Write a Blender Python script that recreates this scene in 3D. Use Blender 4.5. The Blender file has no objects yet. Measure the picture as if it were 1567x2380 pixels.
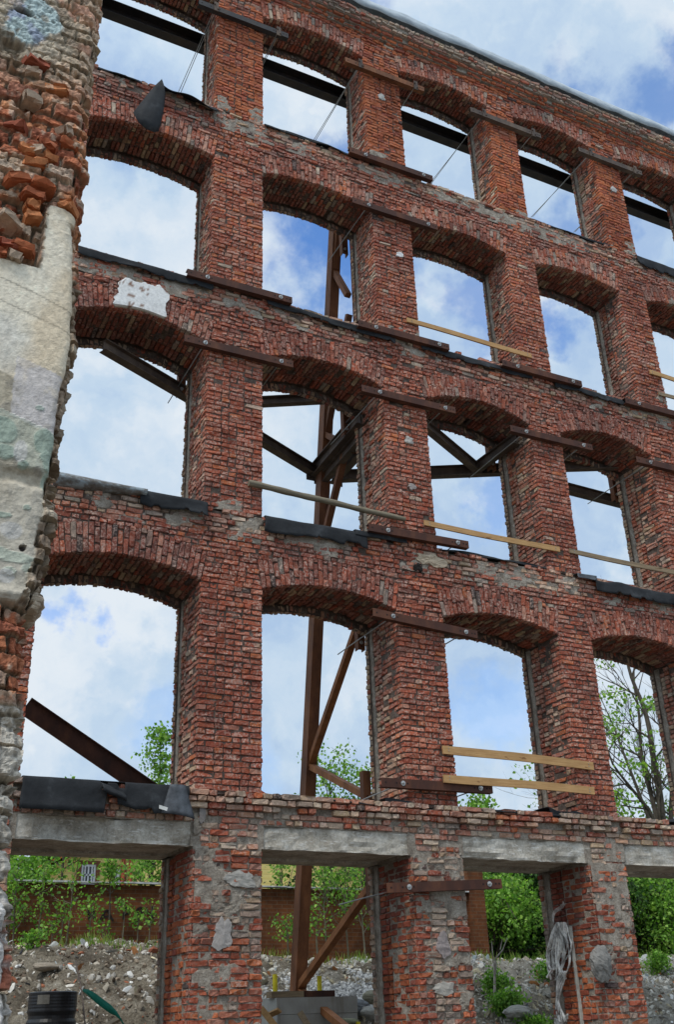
import bpy, math, random
import numpy as np
from mathutils import Matrix, Vector
C = bpy.context.scene
COL = C.collection
rs = np.random.RandomState(7)
random.seed(7)

# ------------------------------------------------------------------ camera
F_PX, PITCH, ROLL, YAW = 1025.752, 0.464805, -0.0350684, -0.473818
CAM = np.array([-5.35699, -12.93208, 1.5])
def cam_axes():
    cy, sy, cp, sp, cr, sr = math.cos(YAW), math.sin(YAW), math.cos(PITCH), math.sin(PITCH), math.cos(ROLL), math.sin(ROLL)
    fwd = np.array([-sy*cp, cy*cp, sp]); right = np.array([cy, sy, 0.]); up = np.cross(right, fwd)
    return right*cr+up*sr, -right*sr+up*cr, fwd
RX, RY, RF = cam_axes()
cd = bpy.data.cameras.new('camera'); cam = bpy.data.objects.new('camera', cd); COL.objects.link(cam)
cd.sensor_fit = 'VERTICAL'; cd.sensor_height = 36; cd.lens = F_PX/1024*36
cd.clip_start = .05; cd.clip_end = 2000
cam.matrix_world = Matrix(((RX[0], RY[0], -RF[0], CAM[0]), (RX[1], RY[1], -RF[1], CAM[1]), (RX[2], RY[2], -RF[2], CAM[2]), (0, 0, 0, 1)))
C.camera = cam
S = 675/1567.
def ray(u, v): return RX*(u*S-337.5)/F_PX - RY*(v*S-512)/F_PX + RF
def Y(u, v, y):
    d = ray(u, v); return CAM+d*(y-CAM[1])/d[1]
def Z(u, v, z):
    d = ray(u, v); return CAM+d*(z-CAM[2])/d[2]
def X(u, v, x):
    d = ray(u, v); return CAM+d*(x-CAM[0])/d[0]

# ------------------------------------------------------------------ light
SUN_EL, SUN_AZ = math.radians(57), math.radians(-125)      # azimuth from +y towards +x
w = bpy.data.worlds.new('World'); C.world = w; w.use_nodes = True
def sky_nodes():
    nt = w.node_tree; N = nt.nodes; L = nt.links; N.clear()
    out = N.new('ShaderNodeOutputWorld'); bg = N.new('ShaderNodeBackground'); bg.inputs[1].default_value = .1
    L.new(bg.outputs[0], out.inputs[0])
    sky = N.new('ShaderNodeTexSky'); sky.sky_type = 'NISHITA'; sky.sun_disc = False
    sky.sun_elevation = SUN_EL; sky.sun_rotation = SUN_AZ; sky.air_density = 1.0; sky.dust_density = .4; sky.ozone_density = 2.2
    tc = N.new('ShaderNodeTexCoord')
    def vm(op, a, b=None):
        n = N.new('ShaderNodeVectorMath'); n.operation = op
        L.new(a, n.inputs[0])
        if b is not None:
            if isinstance(b, (tuple, list)): n.inputs[1].default_value = b
            else: L.new(b, n.inputs[1])
        return n
    def mt(op, a, b):
        n = N.new('ShaderNodeMath'); n.operation = op
        for i, q in enumerate((a, b)):
            if isinstance(q, (int, float)): n.inputs[i].default_value = q
            else: L.new(q, n.inputs[i])
        return n.outputs[0]
    def noise(vec, sc, det=6, rough=.55):
        n = N.new('ShaderNodeTexNoise'); n.inputs['Scale'].default_value = sc; n.inputs['Detail'].default_value = det
        n.inputs['Roughness'].default_value = rough; L.new(vec, n.inputs['Vector']); return n
    def mr(v, a, b, c=0, d=1, t='SMOOTHSTEP'):
        n = N.new('ShaderNodeMapRange'); n.interpolation_type = t
        L.new(v, n.inputs[0])
        for i, q in enumerate((a, b, c, d)): n.inputs[i+1].default_value = q
        return n.outputs[0]
    D = vm('NORMALIZE', tc.outputs['Generated']).outputs[0]
    n1 = noise(D, 5.0, 9, .58)
    w1 = vm('SUBTRACT', n1.outputs['Color'], (.5, .5, .5)); w2 = vm('MULTIPLY', w1.outputs[0], (.34, .34, .34))
    n1b = noise(D, 18.0, 5, .6)
    w3 = vm('SUBTRACT', n1b.outputs['Color'], (.5, .5, .5)); w4 = vm('MULTIPLY', w3.outputs[0], (.09, .09, .09))
    DW = vm('ADD', vm('ADD', D, w2.outputs[0]).outputs[0], w4.outputs[0]).outputs[0]
    hole = None
    for u, v, r, k in [(730, 570, .10, .95), (790, 680, .05, .7), (660, 640, .05, .35), (1545, 235, .075, .75), (1330, 735, .06, .8), (240, 1535, .035, .6), (1340, 525, .06, .6),
                       (1110, 735, .07, .7), (890, 5, .05, .5), (1200, 1585, .06, .3), (300, 215, .06, .25), (1145, 1130, .05, .5), (1440, 450, .07, .3), (480, 1820, .08, .25)]:
        d = ray(u, v); d = d/np.linalg.norm(d)
        q = vm('DISTANCE', DW, tuple(d)).outputs['Value']
        m = mr(q, r*.45, r*1.15, k, 0)
        hole = m if hole is None else mt('MAXIMUM', hole, m)
    far = mr(noise(D, 2.2, 8, .6).outputs['Fac'], .56, .70)     # other gaps all over the dome
    sep = N.new('ShaderNodeSeparateXYZ'); L.new(D, sep.inputs[0])
    dfor = vm('DISTANCE', D, tuple(RF)).outputs['Value']
    far = mt('MULTIPLY', far, mr(dfor, .55, .9))
    hole = mt('MAXIMUM', hole, mt('MULTIPLY', far, .8))
    # cloud brightness: grey-blue bellies and white tops
    mp = N.new('ShaderNodeMapping'); mp.inputs['Scale'].default_value = (1, 1, 1.7); L.new(DW, mp.inputs[0])
    sh = noise(mp.outputs[0], 4.6, 7, .5)
    cr = N.new('ShaderNodeValToRGB'); e = cr.color_ramp.elements
    e[0].position = .33; e[0].color = (2.9, 4.0, 5.6, 1); e[1].position = .66; e[1].color = (5.5, 6.0, 6.5, 1)
    m2 = e.new(.48); m2.color = (3.9, 4.9, 6.0, 1)
    L.new(sh.outputs['Fac'], cr.inputs[0])
    sund = (math.sin(SUN_AZ)*math.cos(SUN_EL), math.cos(SUN_AZ)*math.cos(SUN_EL), math.sin(SUN_EL))
    glow = mr(vm('DISTANCE', D, sund).outputs['Value'], .1, 1.25, 2.1, 1.0)      # cloud round the veiled sun brightened, out of view, as added front light
    cg = N.new('ShaderNodeCombineXYZ')
    for i_, q_ in enumerate((.10, .0, -.16)): L.new(mt('ADD', glow, mt('MULTIPLY', mt('SUBTRACT', glow, 1.0), q_)), cg.inputs[i_])
    mulc = vm('MULTIPLY', cr.outputs[0], cg.outputs[0])
    skyb = vm('MULTIPLY', sky.outputs[0], (.72, 1.22, 1.72))
    mix = N.new('ShaderNodeMix'); mix.data_type = 'RGBA'
    L.new(hole, mix.inputs['Factor']); L.new(mulc.outputs[0], mix.inputs[6]); L.new(skyb.outputs[0], mix.inputs[7])
    L.new(mix.outputs[2], bg.inputs[0])
sky_nodes()
sl = bpy.data.lights.new('sun', 'SUN'); sl.energy = 1.5; sl.angle = math.radians(13); sl.color = (1, .95, .88)
so = bpy.data.objects.new('sun', sl); COL.objects.link(so)
sd = Vector((math.sin(SUN_AZ)*math.cos(SUN_EL), math.cos(SUN_AZ)*math.cos(SUN_EL), math.sin(SUN_EL)))
so.rotation_euler = sd.to_track_quat('Z', 'Y').to_euler()
C.view_settings.view_transform = 'Standard'; C.view_settings.look = 'None'; C.view_settings.gamma = 1; C.view_settings.exposure = 0.48
C.cycles.max_bounces = 6; C.cycles.diffuse_bounces = 4

# ------------------------------------------------------------------ numpy noise
def _hash(ix, iy, iz):
    h = (ix*374761393 + iy*668265263 + iz*2147483647 % 1274126177) & 0xffffffff
    h = ((h ^ (h >> 13))*1274126177) & 0xffffffff
    h = ((h ^ (h >> 16))*2246822519) & 0xffffffff
    return ((h ^ (h >> 15)) & 0xffffff)/float(0xffffff)
def vnoise(x, y, z):
    x, y, z = np.broadcast_arrays(np.asarray(x, float), np.asarray(y, float), np.asarray(z, float))
    xi, yi, zi = np.floor(x).astype(np.int64), np.floor(y).astype(np.int64), np.floor(z).astype(np.int64)
    fx, fy, fz = x-xi, y-yi, z-zi
    fx, fy, fz = fx*fx*(3-2*fx), fy*fy*(3-2*fy), fz*fz*(3-2*fz)
    r = 0
    for dx in (0, 1):
        for dy in (0, 1):
            for dz in (0, 1):
                r = r + _hash(xi+dx, yi+dy, zi+dz)*(fx if dx else 1-fx)*(fy if dy else 1-fy)*(fz if dz else 1-fz)
    return r
def fbm(x, y, z, o=4):
    a, s, t = 1., 0., 0.
    for i in range(o):
        s = s+a*vnoise(np.asarray(x)*2**i+17*i, np.asarray(y)*2**i-9*i, np.asarray(z)*2**i+5*i); t += a; a *= .5
    return s/t
def sstep(a, b, x):
    t = np.clip((x-a)/(b-a), 0, 1); return t*t*(3-2*t)

# ------------------------------------------------------------------ materials
def material(name, build):
    m = bpy.data.materials.new(name); m.use_nodes = True
    nt = m.node_tree; N = nt.nodes; L = nt.links
    b = N['Principled BSDF']; b.inputs['Roughness'].default_value = .9; b.inputs['Specular IOR Level'].default_value = .25
    tc = N.new('ShaderNodeTexCoord')
    def noise(sc, det=5, rough=.6, vec=None, stretch=None):
        n = N.new('ShaderNodeTexNoise'); n.inputs['Scale'].default_value = sc; n.inputs['Detail'].default_value = det; n.inputs['Roughness'].default_value = rough
        src = vec or tc.outputs['Object']
        if stretch:
            mp = N.new('ShaderNodeMapping'); mp.inputs['Scale'].default_value = stretch; L.new(src, mp.inputs[0]); src = mp.outputs[0]
        L.new(src, n.inputs['Vector']); return n.outputs['Fac']
    def ramp(v, pts):
        r = N.new('ShaderNodeValToRGB'); e = r.color_ramp.elements
        while len(e) < len(pts): e.new(.5)
        for q, (p, c) in zip(e, pts): q.position = p; q.color = (*c, 1) if len(c) == 3 else c
        L.new(v, r.inputs[0]); return r.outputs[0]
    def mix(f, a, b_, mode='MIX'):
        n = N.new('ShaderNodeMix'); n.data_type = 'RGBA'; n.blend_type = mode
        for i, q in ((0, f), (6, a), (7, b_)):
            if isinstance(q, (int, float)): n.inputs[i].default_value = q
            elif isinstance(q, tuple): n.inputs[i].default_value = (*q, 1)
            else: L.new(q, n.inputs[i])
        return n.outputs[2]
    def bump(h, st=.5, dist=.01, prev=None):
        n = N.new('ShaderNodeBump'); n.inputs['Strength'].default_value = st; n.inputs['Distance'].default_value = dist
        L.new(h, n.inputs['Height'])
        if prev is not None: L.new(prev, n.inputs['Normal'])
        L.new(n.outputs[0], b.inputs['Normal']); return n.outputs[0]
    def attr(nm='Col'):
        n = N.new('ShaderNodeAttribute'); n.attribute_name = nm; return n
    def math_(op, a, c):
        n = N.new('ShaderNodeMath'); n.operation = op
        for i, q in enumerate((a, c)):
            if isinstance(q, (int, float)): n.inputs[i].default_value = q
            else: L.new(q, n.inputs[i])
        return n.outputs[0]
    class K: pass
    k = K(); k.N, k.L, k.b, k.tc, k.noise, k.ramp, k.mix, k.bump, k.attr, k.math = N, L, b, tc, noise, ramp, mix, bump, attr, math_
    k.base = lambda s: L.new(s, b.inputs['Base Color']) if not isinstance(s, tuple) else setattr(b.inputs['Base Color'], 'default_value', (*s, 1))
    build(k); return m
def _brick(k):
    a = k.attr()
    m1 = k.noise(34, 6, .7); m2 = k.noise(6, 5, .6)
    c = k.mix(1., a.outputs['Color'], k.ramp(m1, [(.25, (.58, .55, .53)), (.5, (1, 1, 1)), (.75, (1.35, 1.32, 1.25))]), 'MULTIPLY')
    # lime bloom: patchy whitish film, stronger where alpha is high
    wv = k.math('MULTIPLY', k.ramp(k.noise(27, 5, .7), [(.47, (0, 0, 0)), (.58, (1, 1, 1))]), k.ramp(m2, [(.36, (.15, .15, .15)), (.56, (1, 1, 1))]))
    wv = k.math('MULTIPLY', wv, a.outputs['Alpha'])
    c = k.mix(k.math('MULTIPLY', wv, .78), c, (.50, .36, .30))
    zn = k.ramp(k.noise(.5, 5, .6), [(.36, (.70, .66, .66)), (.5, (1, 1, 1)), (.64, (1.22, 1.20, 1.12))])
    c = k.mix(1., c, zn, 'MULTIPLY')
    # soot and damp stains
    s = k.ramp(k.noise(1.5, 6, .7, stretch=(1.3, 1.3, .3)), [(.54, (1, 1, 1)), (.74, (.50, .45, .44))])
    c = k.mix(.75, c, s, 'MULTIPLY')
    k.base(c); k.b.inputs['Roughness'].default_value = .93
    k.bump(k.noise(55, 5, .7), .9, .012)
M_BRICK = material('weathered_brick', _brick)
def _mortar(k):
    c = k.ramp(k.noise(7, 7, .75), [(.3, (.15, .12, .095)), (.5, (.32, .275, .225)), (.7, (.50, .45, .385))])
    c = k.mix(.8, c, k.ramp(k.noise(38, 5, .8), [(.32, (.45, .43, .40)), (.5, (1, 1, 1)), (.7, (1.35, 1.33, 1.3))]), 'MULTIPLY')
    k.base(c); k.bump(k.noise(28, 7, .8), 1., .035)
M_MORTAR = material('lime_mortar', _mortar)
def _darkmortar(k):
    c = k.ramp(k.noise(9, 6, .7), [(.3, (.05, .034, .028)), (.5, (.10, .073, .058)), (.7, (.19, .15, .125))])
    k.base(c); k.bump(k.noise(45, 6, .75), 1., .02)
M_DMORTAR = material('shaded_joint_mortar', _darkmortar)  # dark mortar; shadow of the joints is put into its colour
def _vc(rough=.9, bs=30, bst=.6, dist=.008):
    def f(k):
        a = k.attr()
        c = k.mix(1., a.outputs['Color'], k.ramp(k.noise(bs*.8, 6, .7), [(.25, (.72, .72, .72)), (.5, (1, 1, 1)), (.75, (1.22, 1.22, 1.22))]), 'MULTIPLY')
        k.base(c); k.b.inputs['Roughness'].default_value = rough; k.bump(k.noise(bs*1.6, 5, .7), bst, dist)
    return f
M_VC = material('weathered_surface', _vc())
M_STUB = material('old_plaster_and_stone', _vc(.92, 26, .8, .012))
def _conc(k):
    c = k.ramp(k.noise(3.5, 7, .65), [(.3, (.25, .225, .185)), (.5, (.41, .375, .32)), (.68, (.55, .52, .46))])
    c = k.mix(.8, c, k.ramp(k.noise(26, 5, .8), [(.3, (.55, .53, .5)), (.5, (1, 1, 1)), (.7, (1.4, 1.38, 1.34))]), 'MULTIPLY')
    st = k.ramp(k.noise(5, 5, .6, stretch=(1, 1, .15)), [(.5, (1, 1, 1)), (.7, (.66, .60, .52))])
    c = k.mix(.6, c, st, 'MULTIPLY')
    wh = k.ramp(k.noise(16, 6, .75, stretch=(.5, 1, 2.)), [(.56, (0, 0, 0)), (.60, (1, 1, 1))])
    c = k.mix(k.math('MULTIPLY', wh, .7), c, (.62, .60, .56))
    k.base(c); k.bump(k.noise(28, 7, .75), .8, .015)
M_CONC = material('rough_concrete', _conc)
def _conc2(k):
    c = k.ramp(k.noise(1.8, 6, .6), [(.35, (.27, .26, .235)), (.65, (.40, .39, .36))])
    st = k.ramp(k.noise(4, 5, .6, stretch=(1.5, 1.5, .08)), [(.55, (1, 1, 1)), (.75, (.55, .38, .22))])
    c = k.mix(.8, c, st, 'MULTIPLY'); k.base(c); k.bump(k.noise(40, 5, .7), .4, .006)
M_CONC2 = material('cast_concrete', _conc2)
def rust(name, c0, c1, c2, rough=.75):
    def f(k):
        n = k.noise(3.2, 7, .7, stretch=(1, 1, .35)); g = k.noise(60, 4, .7)
        c = k.ramp(n, [(.32, c0), (.5, c1), (.70, c2)])
        c = k.mix(.5, c, k.ramp(g, [(.3, (.7, .68, .66)), (.6, (1.15, 1.1, 1.05))]), 'MULTIPLY')
        k.base(c); k.b.inputs['Roughness'].default_value = rough; k.b.inputs['Metallic'].default_value = .0
        k.b.inputs['Specular IOR Level'].default_value = .35; k.bump(g, .25, .003)
    return material(name, f)
M_RUST = rust('rusty_steel', (.034, .014, .010), (.062, .022, .013), (.125, .046, .021))
M_DKRUST = rust('dark_primed_steel', (.045, .034, .029), (.085, .062, .05), (.15, .11, .08))
M_BRNRUST = rust('brown_rusted_steel', (.075, .030, .014), (.15, .058, .024), (.26, .105, .042))
M_BLACKST = rust('blackened_steel', (.018, .018, .02), (.03, .028, .03), (.06, .045, .035), .6)
def solid(name, c, rough=.6, metal=0., bs=0, var=.15, bst=.4):
    def f(k):
        n = k.noise(7, 5, .6)
        c0 = tuple(q*(1-var) for q in c); c1 = tuple(min(1, q*(1+var)) for q in c)
        k.base(k.ramp(n, [(.35, c0), (.65, c1)])); k.b.inputs['Roughness'].default_value = rough; k.b.inputs['Metallic'].default_value = metal
        if bs: k.bump(k.noise(bs, 5, .7), bst, .006)
    return material(name, f)
M_ZINC = solid('zinc_plated', (.45, .45, .44), .45, .6)
M_ROD = solid('grey_threaded_rod', (.30, .30, .29), .5, .4, 200)
M_HOLE = solid('hole_shadow_steel', (.012, .01, .01), .9)
def _felt(k):
    n = k.noise(2.6, 6, .65); g = k.noise(90, 3, .7)
    c = k.ramp(n, [(.33, (.011, .012, .014)), (.58, (.024, .026, .029)), (.76, (.06, .064, .07))])
    k.base(k.mix(.4, c, k.ramp(g, [(.3, (.7, .7, .7)), (.7, (1.3, 1.3, 1.3))]), 'MULTIPLY'))
    k.b.inputs['Roughness'].default_value = .82; k.b.inputs['Specular IOR Level'].default_value = .22
    p = k.bump(k.noise(5, 4, .6), .5, .03); k.bump(g, .35, .004, p)
M_FELT = material('bitumen_felt', _felt)
M_FELTBRT = solid('worn_grey_felt', (.06, .066, .075), .55, 0, 60, .5)
def wood(name, c0, c1, st=(1.2, 22, 22)):
    def f(k):
        n = k.noise(2.0, 7, .7, stretch=st); g = k.noise(3, 4, .6)
        c = k.ramp(n, [(.3, c0), (.68, c1)])
        kn = k.ramp(k.noise(4.5, 3, .5, stretch=(1, 3, 3)), [(.66, (1, 1, 1)), (.73, (.42, .32, .25))])
        c = k.mix(.85, c, kn, 'MULTIPLY'); c = k.mix(.5, c, k.ramp(g, [(.3, (.7, .66, .6)), (.7, (1.1, 1.08, 1.05))]), 'MULTIPLY')
        k.base(c); k.b.inputs['Roughness'].default_value = .8; k.bump(n, .35, .004)
    return material(name, f)
M_PINE = wood('fresh_sawn_pine', (.33, .18, .075), (.53, .33, .15))
M_OLDWOOD = wood('weathered_timber', (.14, .10, .065), (.32, .24, .15))
M_GREYWOOD = wood('grey_pole_wood', (.10, .085, .06), (.27, .23, .165))
def _leaf(k):
    a = k.attr(); k.base(k.mix(1., a.outputs['Color'], k.ramp(k.noise(60, 2, .5), [(.3, (.8, .8, .8)), (.7, (1.2, 1.2, 1.1))]), 'MULTIPLY'))
    k.b.inputs['Roughness'].default_value = .6; k.b.inputs['Specular IOR Level'].default_value = .3
    t = k.N.new('ShaderNodeBsdfTranslucent'); k.L.new(k.mix(1., a.outputs['Color'], (1.5, 1.7, .7), 'MULTIPLY'), t.inputs[0])
    m = k.N.new('ShaderNodeMixShader'); m.inputs[0].default_value = .38
    k.L.new(k.b.outputs[0], m.inputs[1]); k.L.new(t.outputs[0], m.inputs[2])
    k.L.new(m.outputs[0], [n for n in k.N if n.type == 'OUTPUT_MATERIAL'][0].inputs[0])
M_LEAF = material('green_leaves', _leaf)
def _bark(k):
    k.base(k.ramp(k.noise(9, 6, .7, stretch=(2, 2, .4)), [(.3, (.035, .028, .02)), (.7, (.12, .10, .08))])); k.bump(k.noise(30, 5, .7, stretch=(1, 1, .3)), .7, .01)
M_BARK = material('dark_bark', _bark)
M_GREYBARK = solid('pale_green_bark', (.13, .12, .085), .9, 0, 30, .35)
def _soil(k):
    a = k.attr()
    n = k.noise(1.6, 8, .7); n2 = k.noise(22, 5, .75)
    c = k.ramp(n, [(.3, (.075, .058, .042)), (.5, (.19, .16, .12)), (.68, (.36, .32, .26))])
    c = k.mix(.75, c, k.ramp(n2, [(.35, (.45, .43, .4)), (.6, (1.5, 1.5, 1.45))]), 'MULTIPLY')
    c = k.mix(a.outputs['Alpha'], c, a.outputs['Color'])
    k.base(c); p = k.bump(k.noise(7, 6, .7), .9, .12); k.bump(n2, 1., .04, p)
M_SOIL = material('rubble_soil', _soil)

# ------------------------------------------------------------------ mesh builder
class Geo:
    def __init__(s): s.V, s.T, s.Q, s.C, s.mt, s.mq, s.n = [], [], [], [], [], [], 0
    def add(s, V, F, col=(.5, .5, .5, 0), mi=0):
        V = np.asarray(V, float).reshape(-1, 3); F = np.asarray(F, np.int64)
        c = np.asarray(col, float)
        if c.ndim == 1:
            if len(c) == 3: c = np.append(c, 0)
            c = np.tile(c, (len(V), 1))
        elif c.shape[1] == 3: c = np.hstack([c, np.zeros((len(c), 1))])
        s.V.append(V); s.C.append(c)
        if F.shape[1] == 3: s.T.append(F+s.n); s.mt.append(np.full(len(F), mi))
        else: s.Q.append(F+s.n); s.mq.append(np.full(len(F), mi))
        s.n += len(V)
    def poly(s, V, F, col=(.5, .5, .5, 0), mi=0):      # list of quads / tris mixed
        q = [f for f in F if len(f) == 4]; t = [f for f in F if len(f) == 3]; n0 = s.n
        V = np.asarray(V, float)
        s.V.append(V); c = np.asarray(col, float); c = np.append(c, 0) if len(c) == 3 else c
        s.C.append(np.tile(c, (len(V), 1))); s.n += len(V)
        if q: s.Q.append(np.array(q)+n0); s.mq.append(np.full(len(q), mi))
        if t: s.T.append(np.array(t)+n0); s.mt.append(np.full(len(t), mi))
    def box(s, lo, hi, col=(.5, .5, .5, 0), mi=0):
        lo, hi = np.minimum(lo, hi), np.maximum(lo, hi)
        V = [(x, y, z) for x in (lo[0], hi[0]) for y in (lo[1], hi[1]) for z in (lo[2], hi[2])]
        s.add(V, [(0, 1, 3, 2), (4, 6, 7, 5), (0, 4, 5, 1), (2, 3, 7, 6), (0, 2, 6, 4), (1, 5, 7, 3)], col, mi)
    def beam(s, A, B, w_, h, up=(0, 0, 1), col=(.5, .5, .5, 0), mi=0, bev=.0, off=(0, 0)):
        A, B = np.asarray(A, float), np.asarray(B, float); d = B-A; d /= np.linalg.norm(d)
        a = np.cross(d, up); a /= np.linalg.norm(a); b = np.cross(a, d)
        A = A+a*off[0]+b*off[1]; B = B+a*off[0]+b*off[1]
        V = [P+a*i*w_/2+b*j*h/2 for P in (A, B) for i in (-1, 1) for j in (-1, 1)]
        s.add(V, [(0, 1, 3, 2), (4, 6, 7, 5), (0, 4, 5, 1), (2, 3, 7, 6), (0, 2, 6, 4), (1, 5, 7, 3)], col, mi)
    def ibeam(s, A, B, w_, h, t=.012, up=(0, 0, 1), mi=0, kind='I'):
        s.beam(A, B, w_, t, up, mi=mi, off=(0, h/2-t/2)); s.beam(A, B, w_, t, up, mi=mi, off=(0, -h/2+t/2))
        o = 0 if kind == 'I' else (-w_/2+t/2)
        s.beam(A, B, t, h-2*t, up, mi=mi, off=(o, 0))
    def tube(s, P, R, n=6, col=(.5, .5, .5, 0), mi=0, cap=True):
        P = np.asarray(P, float); R = np.broadcast_to(np.asarray(R, float), (len(P),))
        T = np.gradient(P, axis=0); T /= np.linalg.norm(T, axis=1)[:, None]+1e-9
        ref = np.array([0, 0, 1.]) if abs(T[0][2]) < .9 else np.array([1., 0, 0])
        V = []
        for p, t, r in zip(P, T, R):
            a = np.cross(t, ref); a /= np.linalg.norm(a)+1e-9; b = np.cross(t, a)
            for i in range(n):
                th = 2*math.pi*i/n; V.append(p+r*(a*math.cos(th)+b*math.sin(th)))
        F = [(k*n+i, k*n+(i+1) % n, (k+1)*n+(i+1) % n, (k+1)*n+i) for k in range(len(P)-1) for i in range(n)]
        s.add(V, F, col, mi)
        if cap:
            for k in (0, len(P)-1):
                base = [V[k*n+i] for i in range(n)]+[P[k]]
                s.add(base, [(i, (i+1) % n, n) for i in range(n)], col, mi)
    def grid(s, P, col=None, mi=0):
        P = np.asarray(P, float); a, b = P.shape[:2]
        i = np.arange(a*b).reshape(a, b)
        F = np.stack([i[:-1, :-1], i[1:, :-1], i[1:, 1:], i[:-1, 1:]], -1).reshape(-1, 4)
        s.add(P.reshape(-1, 3), F, np.asarray(col).reshape(a*b, -1) if col is not None and np.ndim(col) > 1 else (col if col is not None else (.5, .5, .5, 0)), mi)
    def build(s, name, mats, parent=None, smooth=False):
        me = bpy.data.meshes.new(name)
        V = np.concatenate(s.V); Cc = np.concatenate(s.C)
        T = np.concatenate(s.T) if s.T else np.zeros((0, 3), int); Q = np.concatenate(s.Q) if s.Q else np.zeros((0, 4), int)
        me.vertices.add(len(V)); me.vertices.foreach_set('co', V.ravel())
        nl = T.size+Q.size; me.loops.add(nl); me.loops.foreach_set('vertex_index', np.concatenate([T.ravel(), Q.ravel()]).astype(np.int32))
        me.polygons.add(len(T)+len(Q))
        st = np.concatenate([np.arange(len(T))*3, T.size+np.arange(len(Q))*4]); me.polygons.foreach_set('loop_start', st.astype(np.int32))
        mi = np.concatenate(s.mt+s.mq) if (s.mt or s.mq) else np.zeros(0)
        me.polygons.foreach_set('material_index', mi.astype(np.int32))
        me.polygons.foreach_set('use_smooth', np.full(len(mi), bool(smooth)))
        me.update(calc_edges=True)
        ca = me.color_attributes.new('Col', 'FLOAT_COLOR', 'POINT'); ca.data.foreach_set('color', Cc.astype(np.float32).ravel())
        for m in (mats if isinstance(mats, (list, tuple)) else [mats]): me.materials.append(m)
        o = bpy.data.objects.new(name, me); COL.objects.link(o)
        if parent is not None: o.parent = parent
        return o
def empty(name, label, cat, group=None, loc=(0, 0, 0)):
    o = bpy.data.objects.new(name, None); COL.objects.link(o); o['label'] = label; o['category'] = cat
    o.empty_display_size = .2
    if group: o['group'] = group
    return o
def tag(o, label, cat, group=None, kind=None):
    if label: o['label'] = label
    if cat: o['category'] = cat
    if group: o['group'] = group
    if kind: o['kind'] = kind
    return o

# ------------------------------------------------------------------ bricks (one rounded, chipped block each)
_gx = [-1, -.82, 0, .82, 1]; _gy = [-1, .55, 1]; _gz = [-1, -.72, .72, 1]
_idx = {}; _tv = []
for i, x in enumerate(_gx):
    for j, y in enumerate(_gy):
        for k, z in enumerate(_gz):
            if i in (0, 4) or j in (0, 2) or k in (0, 3):
                _idx[(i, j, k)] = len(_tv); _tv.append((x, y, z))
_tv = np.array(_tv, float); _tf = []
for i in range(4):
    for k in range(3): _tf.append((_idx[i, 2, k], _idx[i, 2, k+1], _idx[i+1, 2, k+1], _idx[i+1, 2, k]))
for i in range(4):
    for j in range(2):
        _tf.append((_idx[i, j, 0], _idx[i, j+1, 0], _idx[i+1, j+1, 0], _idx[i+1, j, 0]))
        _tf.append((_idx[i, j, 3], _idx[i+1, j, 3], _idx[i+1, j+1, 3], _idx[i, j+1, 3]))
for j in range(2):
    for k in range(3):
        _tf.append((_idx[0, j, k], _idx[0, j, k+1], _idx[0, j+1, k+1], _idx[0, j+1, k]))
        _tf.append((_idx[4, j, k], _idx[4, j+1, k], _idx[4, j+1, k+1], _idx[4, j, k+1]))
_tf = np.array(_tf)
_ax = (np.abs(_tv) > .99)
_nedge = _ax[:, 0].astype(int)+(_tv[:, 1] > .99).astype(int)+_ax[:, 2].astype(int)
class Bricks:
    def __init__(s): s.c, s.u, s.n, s.w, s.h, s.col, s.r = [], [], [], [], [], [], []
    def add(s, c, u, n, w_, hl, hd, hh, col, rough=1.):
        s.c.append(c); s.u.append(u); s.n.append(n); s.w.append(w_); s.h.append((hl, hd, hh)); s.col.append(col); s.r.append(rough)
    def into(s, geo, mi=0):
        if not s.c: return
        c, u, n, w_, h, col, r = [np.array(q, float) for q in (s.c, s.u, s.n, s.w, s.h, s.col, s.r)]
        B = len(c); K = len(_tv)
        loc = _tv[None]*h[:, None, :]
        # round the exposed edges and corners
        rad = (.003+.006*rs.rand(B))*(.6+.4*r)
        e = np.clip(_nedge-1, 0, 2)[None, :]*rad[:, None]*.6
        sg = np.sign(_tv)
        loc = loc-sg[None]*e[..., None]*np.where(_ax, 1, 0)[None]
        # random chips at corners
        cid = ((_tv[:, 0] > .3).astype(int)+2*(_tv[:, 2] > 0).astype(int)); cm = (_nedge >= 2) & (np.abs(_tv[:, 0]) > .8)
        chip = np.where(rs.rand(B, 4) < .22*r[:, None], rs.rand(B, 4)*.035*r[:, None], 0)
        ch = chip[:, cid]*cm[None]
        loc[..., 1] -= ch; loc[..., 0] -= sg[None, :, 0]*ch*.8
        loc = loc + (rs.rand(B, K, 3)-.5)*np.array([.008, .020, .008])*r[:, None, None]
        # whole face tilts a little
        loc[..., 1] += (loc[..., 0]*((rs.rand(B)-.5)*.12*r)[:, None] + loc[..., 2]*((rs.rand(B)-.5)*.22*r)[:, None])*(_tv[None, :, 1] > .5)
        V = c[:, None] + loc[..., 0:1]*u[:, None] + loc[..., 1:2]*n[:, None] + loc[..., 2:3]*w_[:, None]
        F = (_tf[None]+(np.arange(B)*K)[:, None, None]).reshape(-1, 4)
        geo.add(V.reshape(-1, 3), F, np.repeat(col, K, axis=0), mi)
RED, DRED, ORG, PUR, PINK, WHT, GRY, CHR, TAN = (.305, .078, .042), (.235, .060, .036), (.385, .112, .045), (.185, .064, .046), (.35, .145, .098), (.42, .32, .24), (.24, .19, .155), (.07, .050, .046), (.34, .24, .155)
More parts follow.
